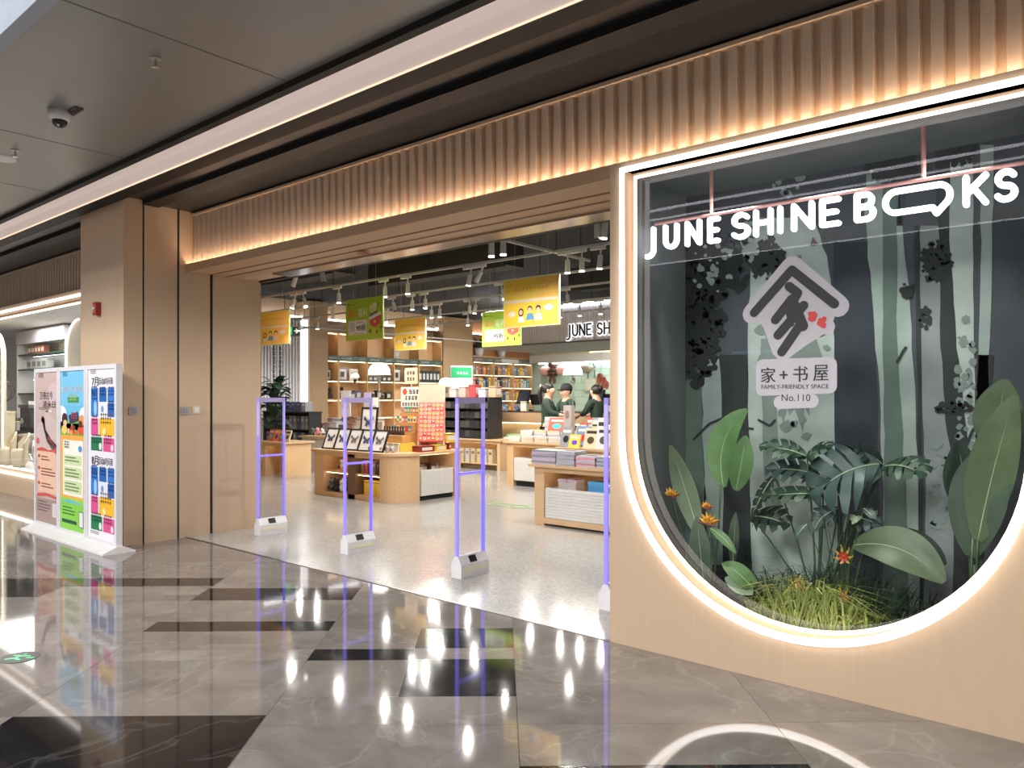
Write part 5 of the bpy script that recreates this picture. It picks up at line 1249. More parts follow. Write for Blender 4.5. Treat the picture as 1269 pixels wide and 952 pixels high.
# ---- island with butterfly frames (front-left)
IX0, IX1, IY0, IY1 = -10.33, -8.37, 7.27, 8.65
isl = thing('display_island', 'oak display island with rounded corner and lit niches, left of the entrance', 'display table', (IX0, IY0, 0))
Wd, Dp = IX1 - IX0, IY1 - IY0
arcp = [(Wd - .33 + .33 * math.sin(PI / 2 * i / 8), .33 - .33 * math.cos(PI / 2 * i / 8)) for i in range(9)]
arcT = [(Wd - .33 + .37 * math.sin(PI / 2 * i / 8), .33 - .37 * math.cos(PI / 2 * i / 8)) for i in range(9)]
MB().prism([(-.04, -.04), (Wd - .33, -.04)] + arcT[1:] + [(Wd + .04, Dp), (-.04, Dp)], .69, .73, 'z').build('top', BEIGE, isl)
MB().prism([(Wd - .35, 0)] + arcp + [(Wd, .48), (Wd - .35, .48)], 0, .69, 'z').build('round_corner', BEIGE, isl, False)
for x0, x1 in ((0, .24), (.86, 1.03)): MB().box(x0, x1, 0, .5, 0, .69).build('divider', BEIGE if x0 == 0 else WOODD, isl)
MB().box(.24, Wd - .35, 0, .5, 0, .07).build('plinth', BEIGE, isl); MB().box(.24, Wd - .35, .0, .03, .635, .69).build('rail', BEIGE, isl); MB().box(0, Wd - .35, .5, .53, 0, .69).build('niche_back', NICHE, isl)
for x0, x1 in ((.24, .86), (1.03, Wd - .35)):
    s_ = MB().box(x0, x1, .02, .5, .375, .395).build('shelf_board', NICHE, isl); MB().box(x0 + .02, x1 - .02, .05, .065, .363, .374).build('led_strip', LEDS, s_); MB().box(x0 + .02, x1 - .02, .07, .085, .652, .664).build('led_strip', LEDS, isl)
MB().box(0, .03, .53, Dp - .02, 0, .69).build('end_panel', BEIGE, isl); MB().box(Wd - .6, Wd, Dp - .16, Dp - .02, 0, .69).build('end_panel', BEIGE, isl); MB().box(Wd - .62, Wd - .6, .53, Dp - .16, 0, .69).build('niche_back', NICHE, isl); MB().box(.03, Wd - .6, Dp - .05, Dp - .02, 0, .69).build('rear_panel', BEIGE, isl)
MB().box(Wd - .1, Wd - .085, .55, Dp - .2, .675, .688).build('led_strip', LEDS, isl)
bin_(isl, Wd - .58, Wd - .02, .52, Dp - .18, .07, .46, 'x')
MB().box(Wd - .58, Wd - .03, .52, Dp - .18, .0, .045).build('castor_plinth', BLACK, isl)
def W(x, y, z): return (IX0 + x, IY0 + y, z)
# goods in the niches
FUR = {k: M('fur_' + k, c, .95, ns=70, na=.25) for k, c in {'white': (226, 224, 220), 'grey': (112, 112, 116), 'black': (44, 44, 48), 'pink': (220, 150, 150)}.items()}
def plush(x, y, z, s, body, label, rz=0, grp=None):
    t = thing('plush_toy', label, 'toy', (x, y, z), rz, grp)
    MB().ball((0, 0, .45 * s), .45 * s, 10, sc=(1, .9, 1)).build('body', FUR[body], t, True); MB().ball((0, -.12 * s, 1.0 * s), .34 * s, 10).build('head', FUR[body], t, True)
    for q in (-1, 1):
        MB().ball((q * .24 * s, -.08 * s, 1.3 * s), .12 * s, 8).build('ear', FUR['black' if body != 'pink' else 'pink'], t, True); MB().ball((q * .12 * s, -.42 * s, 1.05 * s), .04 * s, 6).build('eye', BLACK, t); MB().ball((q * .38 * s, -.3 * s, .35 * s), .16 * s, 8, sc=(.8, 1.4, .8)).build('paw', FUR['black' if body != 'pink' else 'pink'], t, True)
    MB().ball((0, -.44 * s, .93 * s), .06 * s, 6).build('nose', BLACK, t); return t
plush(*W(.62, .2, .395), .16, 'pink', 'pink plush toy on the upper left niche shelf of the display island'); plush(*W(.42, .25, .395), .13, 'white', 'white plush toy on the upper left niche shelf, left of the pink one')
for i, (x, y, b) in enumerate(((.34, .12, 'grey'), (.48, .08, 'black'), (.62, .1, 'white'), (.76, .12, 'black'), (.4, .3, 'white'), (.55, .28, 'grey'), (.7, .3, 'grey'))):
    plush(*W(x, y, .07), .15, b, f'{b} plush toy, {ORD[i % 4]} from left in the {"front" if i < 4 else "rear"} row of the lower left niche', rr.uniform(-.4, .4), 'plush toys in the lower left niche')
for i, c in enumerate(('brown', 'red', 'black', 'brown', 'black', 'red')):
    put_book(c, *W(1.08 + i * .09, .3, .395), .22, .07, .2, f'{c} notebook, {ORD[i]} from left in the upper right niche of the island', 'notebooks in the upper right niche', -PI / 2)
for i in range(4): good('pack', (236, 200, 70), *W(1.1 + i * .14, .12, .07), .12, .12, .22, f'yellow carton, {ORD[i]} from left in the lower right niche of the island', 'box', 'yellow cartons in the lower right niche', rz=-PI / 2 if 0 else 0)
for i in range(5): good('pack', ((110, 70, 66), (160, 150, 148), (80, 60, 60))[i % 3], *W(Wd - .5 + .06 * (i % 2), .56 + i * .125, .36), .2, .11, .16, f'wrapped pack, {ORD[i]} from the front in the white side bin of the island', 'package', 'packs in the white side bin')
# butterfly frames
FRB, MAT_ = M('frame_black', (34, 30, 30), .4), M('frame_mat', (226, 226, 224), .6)
def butterfly_frame(x, y, z, w_, h, label, col, tilt=-.42, grp='butterfly frames on the island'):
    t = thing('butterfly_frame', label, 'picture', (x, y, z), .1, grp); t.rotation_euler = (tilt, 0, .12)
    m = MB(); f = w_ * .08; m.box(0, f, 0, .025, 0, h).box(w_ - f, w_, 0, .025, 0, h).box(f, w_ - f, 0, .025, 0, f).box(f, w_ - f, 0, .025, h - f, h); m.build('frame', FRB, t)
    MB().box(f, w_ - f, .008, .02, f, h - f).build('mat_board', MAT_, t)
    b = MB(); cx, cz, s = w_ / 2, h * .52, w_ * .3
    for q in (-1, 1):
        b.add([(cx, .006, cz), (cx + q * s * .9, -.004, cz + s * .9), (cx + q * s, -.006, cz + s * .3), (cx + q * s * .4, .002, cz - .05 * s)], [(0, 1, 2, 3)]); b.add([(cx, .006, cz), (cx + q * s * .5, .0, cz), (cx + q * s * .7, -.003, cz - s * .6), (cx + q * s * .25, .0, cz - s * .8)], [(0, 1, 2, 3)])
    b.tube([(cx, .002, cz - s * .5), (cx, .002, cz + s * .4)], s * .06, 6); b.build('butterfly', M('wing_%d' % col[0], col, .5), t)
    return t
BC = [(60, 62, 78), (70, 72, 96), (120, 104, 88), (52, 64, 92), (110, 96, 100)]
for i in range(5): butterfly_frame(*W(.1 + i * .3, .06, .735), .27, .36, f'black framed butterfly on white mat, {ORD[i]} of five leaning at the island front', BC[i])
butterfly_frame(*W(.38, .6, .9), .36, .5, 'larger black framed butterfly standing behind the row of five frames', (64, 74, 110), -.12)
tag(MB().box(*[v for p in zip(W(.1, .55, .73), W(.78, .9, .9)) for v in p]).box(*[v for p in zip(W(.08, .53, .895), W(.79, .92, .899)) for v in p]).build('riser', BEIGE), 'oak riser block behind the row of butterfly frames', 'riser')
# clear blister packs and boards behind the frames
for i in range(7):
    x, y = .1 + .17 * (i % 4), .76 + .12 * (i // 4)
    t = thing('blister_pack', f'clear plastic gift pack, {ORD[i % 4]} from left in {"front" if i < 4 else "rear"} row behind the butterfly frames', 'package', W(x, y, .9), 0, 'clear gift packs behind the butterfly frames')
    h = .26 + .05 * (i % 3); MB().box(0, .15, 0, .02, 0, h).build('card', M('pack_card_%d' % (i % 4), ((202, 190, 150), (150, 160, 170), (206, 196, 190), (176, 166, 150))[i % 4], .6), t)
    MB().box(.02, .13, -.05, 0, .03, h * .6).build('blister', M('blister_%d' % (i % 2), ((196, 200, 206), (160, 140, 120))[i % 2], .12, spec=.8), t)
for px, py, w_, h, Y, c, lb in ((428, 500, .3, .5, 9.2, (206, 204, 208), 'plain white upright board above the butterfly frames'), (455, 500, .2, .4, 9.0, (178, 172, 212), 'lavender upright board right of the plain white board'), (464, 505, .18, .36, 8.9, (232, 228, 220), 'white arched card with grey figure beside the lavender board'), (505, 462, .0, .0, 8.6, (0, 0, 0), '')):
    if not w_: continue
    q = atY(px, py, Y); t = thing('card_board', lb, 'sign', (q.x, Y, 0))
    MB().box(-w_ / 2, w_ / 2, 0, .015, q.z - h / 2, q.z + h / 2).build('board', M('card_%d' % c[2], c, .5), t); MB().box(-w_ / 2 + .03, w_ / 2 - .03, -.003, 0, q.z - h * .2, q.z + h * .1).build('print', M('card_print', (190, 186, 190), .6), t); MB().cyl((0, .03, 0), (0, .03, q.z - h / 2 + .1), .008, .008, 6).box(-.12, .12, -.08, .12, 0, .015).build('post', GREYM, t)
# ---- novelty display: stepped rack with badges, boards, figures, trays
q0 = IX0
rk = thing('novelty_rack', 'stepped novelty rack crowded with colourful printed cards on the island', 'display rack', W(.8, .78, .73))
for k in range(4): MB().box(0, .49, .0 + .11 * k, .11 + .11 * k, 0, .12 + .15 * k).build('step', M('rack_orange', (204, 150, 84), .5), rk)
MB().box(0, .49, .44, .46, 0, .66).build('back_board', M('rack_back', (222, 214, 196), .6), rk)
cards = [M('card_c%d' % i, c, .5) for i, c in enumerate(((216, 80, 50), (240, 196, 80), (90, 160, 90), (226, 222, 212), (70, 120, 176), (232, 130, 150), (150, 90, 50), (240, 170, 90), (60, 150, 150), (200, 60, 60)))]
cm = [MB().box(0, .062, 0, .012, 0, .1).box(.01, .052, -.003, 0, .02, .06, 1).mesh('printed_card', [c, cards[(i + 3) % 10]]) for i, c in enumerate(cards)]
rr = random.Random(33)
for k in range(4):
    for j in range(7): inst(rr.choice(cm), 'printed_card', rk, (.005 + j * .068, .03 + .11 * k, .12 + .15 * k), rr.uniform(-.15, .15))
# white price board with bold black characters
t = thing('price_board', 'white board with bold black characters and a red round mark above the novelty rack', 'sign', W(.66, 1.255, .73))
MB().box(0, .5, 0, .012, .66, 1.0).build('board', M('price_white', (236, 234, 222), .6), t); MB().cyl((.25, .01, 0), (.25, .01, .67), .01, .01, 6).build('post', GREYM, t)
g = MB(); rx_ = random.Random(8); glyphs(g, .2, .88, .075, 3, lambda u, v: (u, -.002, v), rnd=rx_, t=.2); glyphs(g, .1, .78, .07, 4, lambda u, v: (u, -.002, v), rnd=rx_, t=.2); glyphs(g, .03, .68, .06, 6, lambda u, v: (u, -.002, v), rnd=rx_, t=.2); g.build('lettering', DARKPAPER, t)
g = MB(); disc(g, lambda u, v: (u, -.0022, v), .1, .92, .055); g.build('red_mark', M('mark_red', (226, 84, 52), .5), t)
t = thing('price_board', 'topmost small cream board with two lines of characters over the novelty rack', 'sign', W(.72, 1.29, .73))
MB().box(0, .3, 0, .012, 1.05, 1.32).build('board', M('price_cream', (226, 206, 176), .6), t); MB().cyl((.15, .01, 0), (.15, .01, 1.06), .01, .01, 6).build('post', GREYM, t)
g = MB(); glyphs(g, .05, 1.2, .06, 3, lambda u, v: (u, -.002, v), rnd=rx_, t=.2); glyphs(g, .05, 1.1, .06, 3, lambda u, v: (u, -.002, v), rnd=rx_, t=.2); g.build('lettering', DARKPAPER, t)
# red sloping badge board
t = thing('badge_board', 'sloping red board covered with rows of round badges right of the novelty rack', 'display rack', W(1.56, .8, .73), .75); t.scale = (1.0, .7, 1.2)
m = MB(); m.prism([(0, .12), (.42, .62), (.42, .56), (.03, .1)], 0, .42, 'x'); m.prism([(0, 0), (.42, 0), (.42, .56), (0, .12)], 0, .02, 'x', 1); m.prism([(0, 0), (.42, 0), (.42, .56), (0, .12)], .40, .42, 'x', 1); m.build('sloping_board', [M('board_red', (204, 92, 78), .5), M('board_grey', (206, 200, 200), .5)], t)
bd = [MB().lathe([(.026, 0), (.022, .01), (0, .012)], n=10).lathe([(.012, .0122), (0, .0135)], n=8, m=1).mesh('badge', [M('badge_a%d' % i, c, .3), M('badge_b%d' % i, d, .4)]) for i, (c, d) in enumerate((((226, 120, 100), (240, 214, 190)), ((206, 60, 56), (246, 226, 220)), ((236, 190, 170), (200, 70, 60)), ((240, 206, 130), (190, 60, 60))))]
an = math.atan2(.5, .42)
for i in range(9):
    for j in range(6):
        f = .05 + i * .108
        o = inst(rr.choice(bd), 'badge', t, (.045 + j * .065, .42 * f - .004, .12 + .5 * f + .004)); o.rotation_euler = (an, 0, 0)
MB().box(0, .42, .42, .44, .62, .86).build('header_card', M('header_cream', (214, 196, 176), .6), t)
t = thing('badge_board', 'taller coral board with rows of badges behind the sloping red board', 'display rack', W(1.2, 1.25, .73), 0)
MB().box(0, .34, 0, .02, 0, 1.05).build('upright_board', M('board_coral', (222, 150, 120), .5), t); MB().box(0, .34, -.12, 0, 0, .03).build('foot', GREYM, t)
for i in range(5):
    for j in range(5):
        o = inst(rr.choice(bd), 'badge', t, (.04 + j * .065, -.001, .5 + i * .1)); o.rotation_euler = (PI / 2, 0, 0)
# dark busts, yellow trays, silver sweets, red box ...
for i in range(8): good('figure', (58, 38, 30), *W(1.14 + i * .062, .44, .97), .06, .06, .15, f'dark brown little bust, {ORD[i]} from left on the tray stand of the island', 'figurine', 'dark brown busts on the island')
tr_ = thing('tray_stand', 'two tier yellow tray stand in front of the novelty rack', 'stand', W(1.1, .36, .73))
MB().box(0, .56, 0, .2, .0, .1).build('lower_tray', M('tray_yellow', (232, 192, 74), .5), tr_); MB().box(0, .56, .2, .32, 0, .1).box(.0, .56, .02, .3, .1, .13).build('middle_tray', M('tray_yellow'), tr_); MB().box(0, .56, .04, .2, .13, .24).build('upper_step', M('rack_orange'), tr_)
for i in range(9): good('pack', (226, 214, 196), *W(1.11 + i * .06, .335, .73 + .0), .05, .05, .13, f'small cream packet, {ORD[i]} from left along the yellow tray stand', 'package', 'cream packets at the yellow tray stand')
for i in range(10):
    x, y = 1.1 + .066 * i, .14 + .05 * (i % 2)
    t = tag(MB().ball((0, 0, .045), .048, 8, sc=(1, .8, .95)).ball((0, 0, .09), .012, 6, m=1).build('wrapped_sweet', [M('foil_%d' % (i % 3), ((206, 204, 210), (120, 92, 86), (186, 170, 170))[i % 3], .2, metal=.7), PAPER], None, True, W(x, y, .73)), f'foil wrapped sweet pouch, {ORD[i]} from left along the island front edge', 'sweet', 'foil sweet pouches on the island')
for i in range(4):
    for k in range(3): good('pack', ((206, 130, 56), (222, 160, 70), (176, 96, 60))[(i + k) % 3], *W(1.02 + .0 * i - .19 + i * .07, .3 + .08 * (k % 2), .73 + k * .105), .065, .075, .1, f'orange carton, {ORD[i]} from left in tier {("one", "two", "three")[k]} beside butterfly frames', 'box', 'orange cartons on the island')
for i in range(3): good('pack', (238, 198, 66), *W(.8 + i * .085, .16, .73), .08, .08, .13, f'yellow carton, {ORD[i]} from left at the island front beside the last butterfly frame', 'box', 'yellow cartons at the island front')
good('pack', (136, 34, 36), *W(1.75, .52, .73), .17, .3, .09, 'flat dark red gift box on the right edge of the island', 'box'); good('pack', (222, 186, 60), *W(1.76, .86, .73), .16, .22, .09, 'flat yellow box on the island edge behind the red box', 'box'); good('pack', (222, 180, 70), *W(1.72, 1.12, .85), .16, .22, .14, 'yellow carton on top of the red packets at the island rear', 'box')
for i in range(6): good('pack', ((150, 50, 50), (110, 60, 80), (190, 80, 70))[i % 3], *W(1.6 + .06 * (i % 2), 1.0 + i * .055, .73), .12, .05, .1, f'red packet, {ORD[i]} from the front at the rear edge of the island', 'package', 'red packets at the island rear')

# ---- tables: generic
def table(x0, x1, y0, y1, h, label, leg=.15, bin_x=None, back=True, nz0=.1):
    t = thing('display_table', label, 'display table', (x0, y0, 0)); W_, D_ = x1 - x0, y1 - y0
    MB().box(-.06, W_ + .06, -.05, D_ + .05, h - .03, h).build('top', BEIGE, t)
    for a in (0, W_ - leg): MB().box(a, a + leg, 0, D_, 0, h - .03).build('end_panel', BEIGE, t)
    MB().box(leg, W_ - leg, 0, .025, h - .09, h - .03).build('rail', BEIGE, t)
    MB().box(leg, W_ - leg, D_ * .55, D_ * .55 + .03, .04, h - .03).build('niche_back', NICHE, t); MB().box(leg + .03, W_ - leg - .03, .06, .08, h - .045, h - .031).build('led_strip', LEDS, t)
    return t
tb = table(-5.79, -3.4, 7.26, 8.4, .74, 'oak book table with white ribbed bin, right side of the entrance')
bin_(tb, .17, 2.2, .0, .5, .1, .46); MB().box(.15, 2.24, -.005, .5, .03, .098).build('bottom_rail', BEIGE, tb)
tb2 = table(-8.76, -6.3, 10.2, 11.05, .78, 'oak book table stacked with white books, behind the right table')
bin_(tb2, .17, 1.1, .0, .5, .1, .5); MB().box(.18, 1.1, .05, .5, 0, .08).build('castor_plinth', BLACK, tb2)
tb3 = table(-12.45, -10.5, 12.0, 12.8, .66, 'low oak table with lit niche carrying the dark goods rack', .08); MB().box(.08, 1.87, .0, .44, .12, .14).build('niche_shelf', BEIGE, tb3)
tb4 = table(-15.3, -13.2, 10.75, 11.6, .76, 'oak table with boxed gifts near the brown column, far left', .12); bin_(tb4, .14, 1.0, 0, .4, .1, .5)
tb5 = table(-13.7, -12.9, 8.4, 9.0, .68, 'low oak table with red picture books beside the first gate', .1)
# books lying in stacks: unit flat book (1 x 1 x 1), spine to the front
def flat_mesh(c):
    k = ('flat', c)
    if k not in BM:
        m = MB(); m.box(0, 1, 0, 1, 0, .08); m.box(0, 1, 0, 1, .92, 1); m.box(0, 1, 0, .03, .08, .92); m.box(.02, .98, .03, .97, .08, .92, 1); m.box(.15, .85, .2, .75, 1, 1.01, 2)
        BM[k] = m.mesh('book', [M('book_' + c, BOOKC[c], .5), PAPER, M('book_label_' + c, tuple(min(255, v + 70) if sum(BOOKC[c]) < 450 else max(0, v - 90) for v in BOOKC[c]), .6)])
    return BM[k]
BOOKC['lilac'] = (190, 176, 200); BOOKC['silver'] = (176, 178, 188); BOOKC['sky'] = (84, 166, 220)
def stack(x, y, z, w_, d, th, n, cols, where, grp, seed=0):
    rr = random.Random(seed)
    for i in range(n):
        c = cols[i % len(cols)]
        o = bpy.data.objects.new('book', flat_mesh(c)); COL.objects.link(o); o.location = (x + rr.uniform(-.008, .008), y + rr.uniform(-.006, .006), z + i * (th + .0008)); o.scale = (w_, d, th); o.rotation_euler = (0, 0, rr.uniform(-.025, .025))
        pos = 'topmost' if i == n - 1 else ('lowest' if i == 0 else f'{ORD[i]} from bottom')
        tag(o, f'{c} book, {pos} in stack {where}', 'book', grp)
x = -5.82
for i, (cs, n, wd) in enumerate(((['lilac', 'grey', 'lilac'], 8, .36), (['silver'], 8, .26), (['lilac', 'pink', 'silver'], 6, .27), (['silver', 'grey'], 6, .3), (['grey', 'silver'], 6, .34), (['silver', 'grey'], 6, .3))):
    stack(x, 7.24, .742, wd, .26, .021, n, cs, f'{ORD[i]} from left, right table front', 'magazines along the right table front', i); x += wd + .02
# niche of the right table
for i, (c, x, n) in enumerate((('grey', .2, 3), ('white', .3, 6), ('white', .44, 6), ('orange', .6, 2), ('sky', .74, 6), ('sky', .98, 6))):
    stack(-5.79 + x, 7.34, .36, .13 if i < 4 else .22, .2, .034, n, [c] if c != 'white' else ['white', 'white', 'lilac'], f'{ORD[i]} from left, right table niche', 'books in the right table niche', 40 + i)
tag(MB().box(-5.72, -3.4, 7.62, 8.35, .742, .9).box(-5.74, -3.38, 7.6, 8.37, .9, .93).build('riser', BEIGE), 'long oak riser on the right book table', 'riser')
def lean(c, x, y, z, w_, h, label, grp=None, cat='book'):
    """picture book leaning back, cover to the viewer"""
    t = thing('picture_book', label, cat, (x, y, z), 0, grp); t.rotation_euler = (-.3, 0, .05)
    MB().box(0, w_, 0, .004, 0, h).box(0, w_, .018, .022, 0, h).box(0, .006, .004, .018, 0, h).build('cover', M('book_' + c, BOOKC[c], .5), t); MB().box(.006, w_ - .004, .004, .018, .004, h - .004).build('pages', PAPER, t)
    m = MB(); P = lambda u, v: (u, -.001, v); rect(m, P, w_ * .12, w_ * .88, h * .72, h * .86, 0); disc(m, P, w_ * .5, h * .4, w_ * .26, h * .18, 1); m.build('cover_print', [PAPER if sum(BOOKC[c]) < 500 else DARKPAPER, M('cover_art_' + c, tuple((v + 120) % 256 for v in BOOKC[c]), .6)], t)
    tag(t); return t
for i, (c, px, y, z, w_, h) in enumerate((('grey', 693, 7.68, .93, .16, .26), ('yellow', 704, 7.64, .93, .16, .17), ('blue', 712, 7.84, .95, .2, .25), ('cream', 722, 7.66, .93, .19, .26), ('white', 737, 7.66, .93, .2, .28), ('red', 716, 8.02, 1.06, .12, .17), ('teal', 724, 8.06, 1.06, .1, .16), ('cream', 731, 8.06, 1.06, .11, .18), ('pink', 739, 8.02, 1.06, .12, .2))):
    x = atY(px, 500, y).x
    lean(c, x, y, z, w_, h, ['grey picture book at the left end of the riser', 'bright yellow picture book at the front of the riser', 'blue picture book behind the yellow one on the riser', 'cream picture book right of the yellow one', 'white picture book at the right end of the riser front', 'red picture book in the upper row of the riser', 'teal picture book in the upper row of the riser', 'cream picture book in the upper row of the riser', 'pink picture book at the right of the upper row'][i], 'picture books on the right table riser')
tag(MB().box(-5.7, -3.6, 7.98, 8.3, .931, 1.04).box(-5.72, -3.58, 7.96, 8.32, 1.04, 1.058).build('riser', BEIGE), 'upper oak riser behind the front picture books', 'riser')
# tall boxes and card stands at the back of that table
q = atY(704, 500, 7.9)
t = thing('tall_gift_box', 'tall pale box with round portrait print in front of the middle cashier', 'box', (q.x - .06, 7.88, .931))
MB().box(0, .12, 0, .08, 0, .52).build('carton', M('pale_carton', (190, 180, 174), .5), t); m = MB(); disc(m, lambda u, v: (u, -.002, v), .06, .4, .035, .055); rect(m, lambda u, v: (u, -.002, v), .025, .095, .05, .14); m.build('print', M('carton_print', (150, 120, 112), .6), t)
for i, (px, c) in enumerate(((729, 'red'), (736, 'grey'), (743, 'cream'))):
    q = atY(px, 514, 8.2); lean(c, q.x - .06, 8.2, 1.06, .12, .24, f'{c} book standing on the riser right of the tall pale box', 'books beside the tall pale box')
q = atY(744, 530, 7.9); lean('white', q.x - .07, 7.86, .95, .15, .36, 'white picture book leaning at the right edge beside the wooden wall')
# middle table: stacks of white books, a stand with a red book
rr = random.Random(3)
k = 0
for j in range(2):
    for i in range(7):
        stack(-8.75 + i * .3, 10.22 + j * .36, .782, .27, .3, .03, 3 + (i * 3 + j * 2) % 3 + j, ['white', 'cream', 'white', 'silver'] if i % 3 else ['white', 'white'], f'{ORD[i]} from left, {("front", "rear")[j]} row, middle table', 'book stacks on the middle table', 60 + k); k += 1
q = atY(687, 527, 10.6); lean('red', q.x - .17, 10.62, .95, .36, .26, 'red book with white print shown on the white stacks of the middle table')
stack(atY(694, 516, 10.9).x - .25, 10.78, .95, .5, .26, .05, 5, ['white', 'silver'], 'under the cashier at the middle table rear', 'tall stack at the middle table rear', 90)
tag(MB().box(atY(694, 516, 10.9).x - .3, atY(694, 516, 10.9).x + .3, 10.76, 11.05, .781, .93).box(atY(694, 516, 10.9).x - .32, atY(694, 516, 10.9).x + .32, 10.74, 11.06, .93, .949).build('riser', BEIGE), 'oak riser at the rear of the middle book table', 'riser')
q = atY(648, 543, 11.0)
tag(MB().box(q.x - .35, q.x + .35, 10.85, 11.05, .781, .80).box(q.x - .3, q.x + .3, 10.88, 11.03, .8, .86, 1).build('grass_mat', [WPLAST, M('turf_green', (120, 160, 92), .9, ns=80, na=.3)]), 'strip of green turf behind the white books on the middle table', 'mat')
# dark goods rack on the low table
rk2 = thing('goods_rack', 'dark metal rack packed with black goods between the island and cash desk', 'display rack', (-12.4, 12.05, .66))
RKM = M('rack_black', (40, 40, 42), .5)
for x in (0, 1.5): MB().box(x, x + .03, 0, .45, 0, .9).build('upright', RKM, rk2)
MB().box(.03, 1.5, .42, .44, 0, .9).build('back_panel', RKM, rk2)
for k in range(4): MB().box(.03, 1.5, .0, .42, .02 + .21 * k, .035 + .21 * k).build('shelf_board', RKM, rk2)
rr = random.Random(14)
for k in range(4):
    for i in range(10):
        c = ((52, 52, 54), (70, 66, 62), (44, 50, 50), (88, 84, 78))[rr.randrange(4)]
        good('pack', c, -12.35 + i * .144, 12.12, .696 + .21 * k, .13, .1, .12 + .05 * rr.random(), f'dark boxed item, {ORD[i]} from left on the {("lowest", "second", "third", "top")[k]} shelf of the dark rack', 'box', 'dark boxed goods on the dark rack')
for i in range(5): good('pack', ((206, 196, 190), (226, 170, 160), (214, 74, 76), (196, 190, 200), (200, 160, 130))[i], -12.2 + i * .3, 12.2, 1.56, .2, .2, .2 + .04 * (i % 3), ['pale box on top of the dark rack, leftmost', 'pink pale box on top of the dark rack', 'bright red box on top of the dark rack', 'lilac grey box on top of the dark rack', 'tan box on top of the dark rack, rightmost'][i], 'box')
MB().box(-12.4, -10.87, 12.07, 12.48, 1.545, 1.56).build('rack_top', RKM, rk2).matrix_parent_inverse = Matrix.Translation((12.4, -12.05, -.66))
for i in range(6): put_book(('cream', 'white', 'cream', 'cream', 'white', 'cream')[i], -11.75 + i * .17, 12.28, .142, .2, .11, .3, f'cream book, {ORD[i]} from left in the niche of the low table', 'cream books in the low table niche', -PI / 2)
# boxes and toys on the far left table
rr = random.Random(17)
for i in range(14):
    x, y = -15.25 + (i % 7) * .28, 10.8 + .3 * (i // 7); c = ((150, 60, 52), (176, 150, 150), (206, 200, 198), (120, 116, 140), (170, 120, 90), (196, 180, 190))[i % 6]
    good('pack', c, x, y, .762, .2, .2, .14 + .16 * (i // 7) + .08 * rr.random(), f'gift box, {ORD[i % 7]} from left, {("front", "rear")[i // 7]} row of the far left table', 'box', 'gift boxes on the far left table')
for i in range(6): plush(-14.1 + i * .17, 9.9, 0.72, .13, ('grey', 'pink', 'white')[i % 3], f'{("grey", "pink", "white")[i % 3]} plush toy, {ORD[i]} from left on the low stand left of the island', 0, 'plush toys left of the island')
tag(MB().box(-14.3, -13.0, 9.75, 10.2, .0, .68).box(-14.34, -12.96, 9.7, 10.25, .68, .72, 1).build('plinth_stand', [RIBW, BEIGE]), 'white plinth with oak top left of the display island', 'stand')
# red picture books on the low table, dark bookcase behind
for i in range(4): lean(('red', 'orange', 'red', 'cream')[i], -13.68 + i * .19, 8.5, .682, .17, .24, f'{("red", "orange", "red", "cream")[i]} picture book, {ORD[i]} from left on the low table beside the first gate', 'picture books on the low table')
dc = thing('low_bookcase', 'long low dark bookcase in front of the white slatted panel', 'bookcase', (-16.6, 10.2, 0))
m = MB(); m.box(0, 1.9, .3, .34, 0, 1.2).box(0, .03, 0, .3, 0, 1.2).box(1.87, 1.9, 0, .3, 0, 1.2).box(-.02, 1.92, -.02, .35, 1.2, 1.23); m.build('carcass', RKM, dc)
for z in (.05, .42, .8): MB().box(.03, 1.87, 0, .3, z, z + .02).build('shelf_board', RKM, dc)
rr = random.Random(19)
for r_, z in enumerate((.44, .82)):
    for i in range(11):
        c = rr.choice(['navy', 'black', 'grey', 'black', 'navy', 'purple']); put_book(c, -16.52 + i * .16, 10.44, z, .2, .12, .3, f'{c} book, {ORD[i]} from left on the {("lower", "upper")[r_]} shelf of the low dark bookcase', 'books in the low dark bookcase', -PI / 2)
for i in range(8): put_book(rr.choice(['navy', 'black', 'grey']), -16.5 + i * .21, 10.42, 1.231, .2, .15, .22, f'dark volume, {ORD[i]} from left on top of the low dark bookcase', 'books on top of the low dark bookcase', -PI / 2)
# tall potted tree behind the first gate
q = atY(337, 560, 8.35)
t = thing('potted_tree', 'tall potted tree with big dark glossy leaves behind the first gate', 'plant', (-14.75, 9.35, 0)); t.scale = (1.12, 1.12, 1.12)
MB().lathe([(.16, 0), (.22, .4), (.2, .4), (.18, .36), (0, .36)], n=18).build('pot', WPLAST, t, True)
MB().tube([(0, 0, .34), (.03, .02, .8), (-.02, .03, 1.3), (.02, 0, 1.75)], [.03, .026, .02, .012], 8).build('trunk', M('bark', (84, 66, 50), .8, ns=20, na=.2), t, True)
rr = random.Random(23)
for i in range(90):
    z = rr.uniform(.75, 1.72); a = rr.uniform(0, 2 * PI); l = rr.uniform(.18, .3); e_ = rr.uniform(-.5, .7)
    b = Vector((0, 0, z)) + Vector((math.cos(a), math.sin(a), 0)) * .1; c = b + Vector((math.cos(a) * math.cos(e_), math.sin(a) * math.cos(e_), math.sin(e_))) * l
    leaf(t, b + Vector(t.location), c + Vector(t.location), .19, (0, 0, .05), (0, 0, 1), ('deep', 'dark', 'blue')[i % 3], kind='heart', n=5, vein=False)
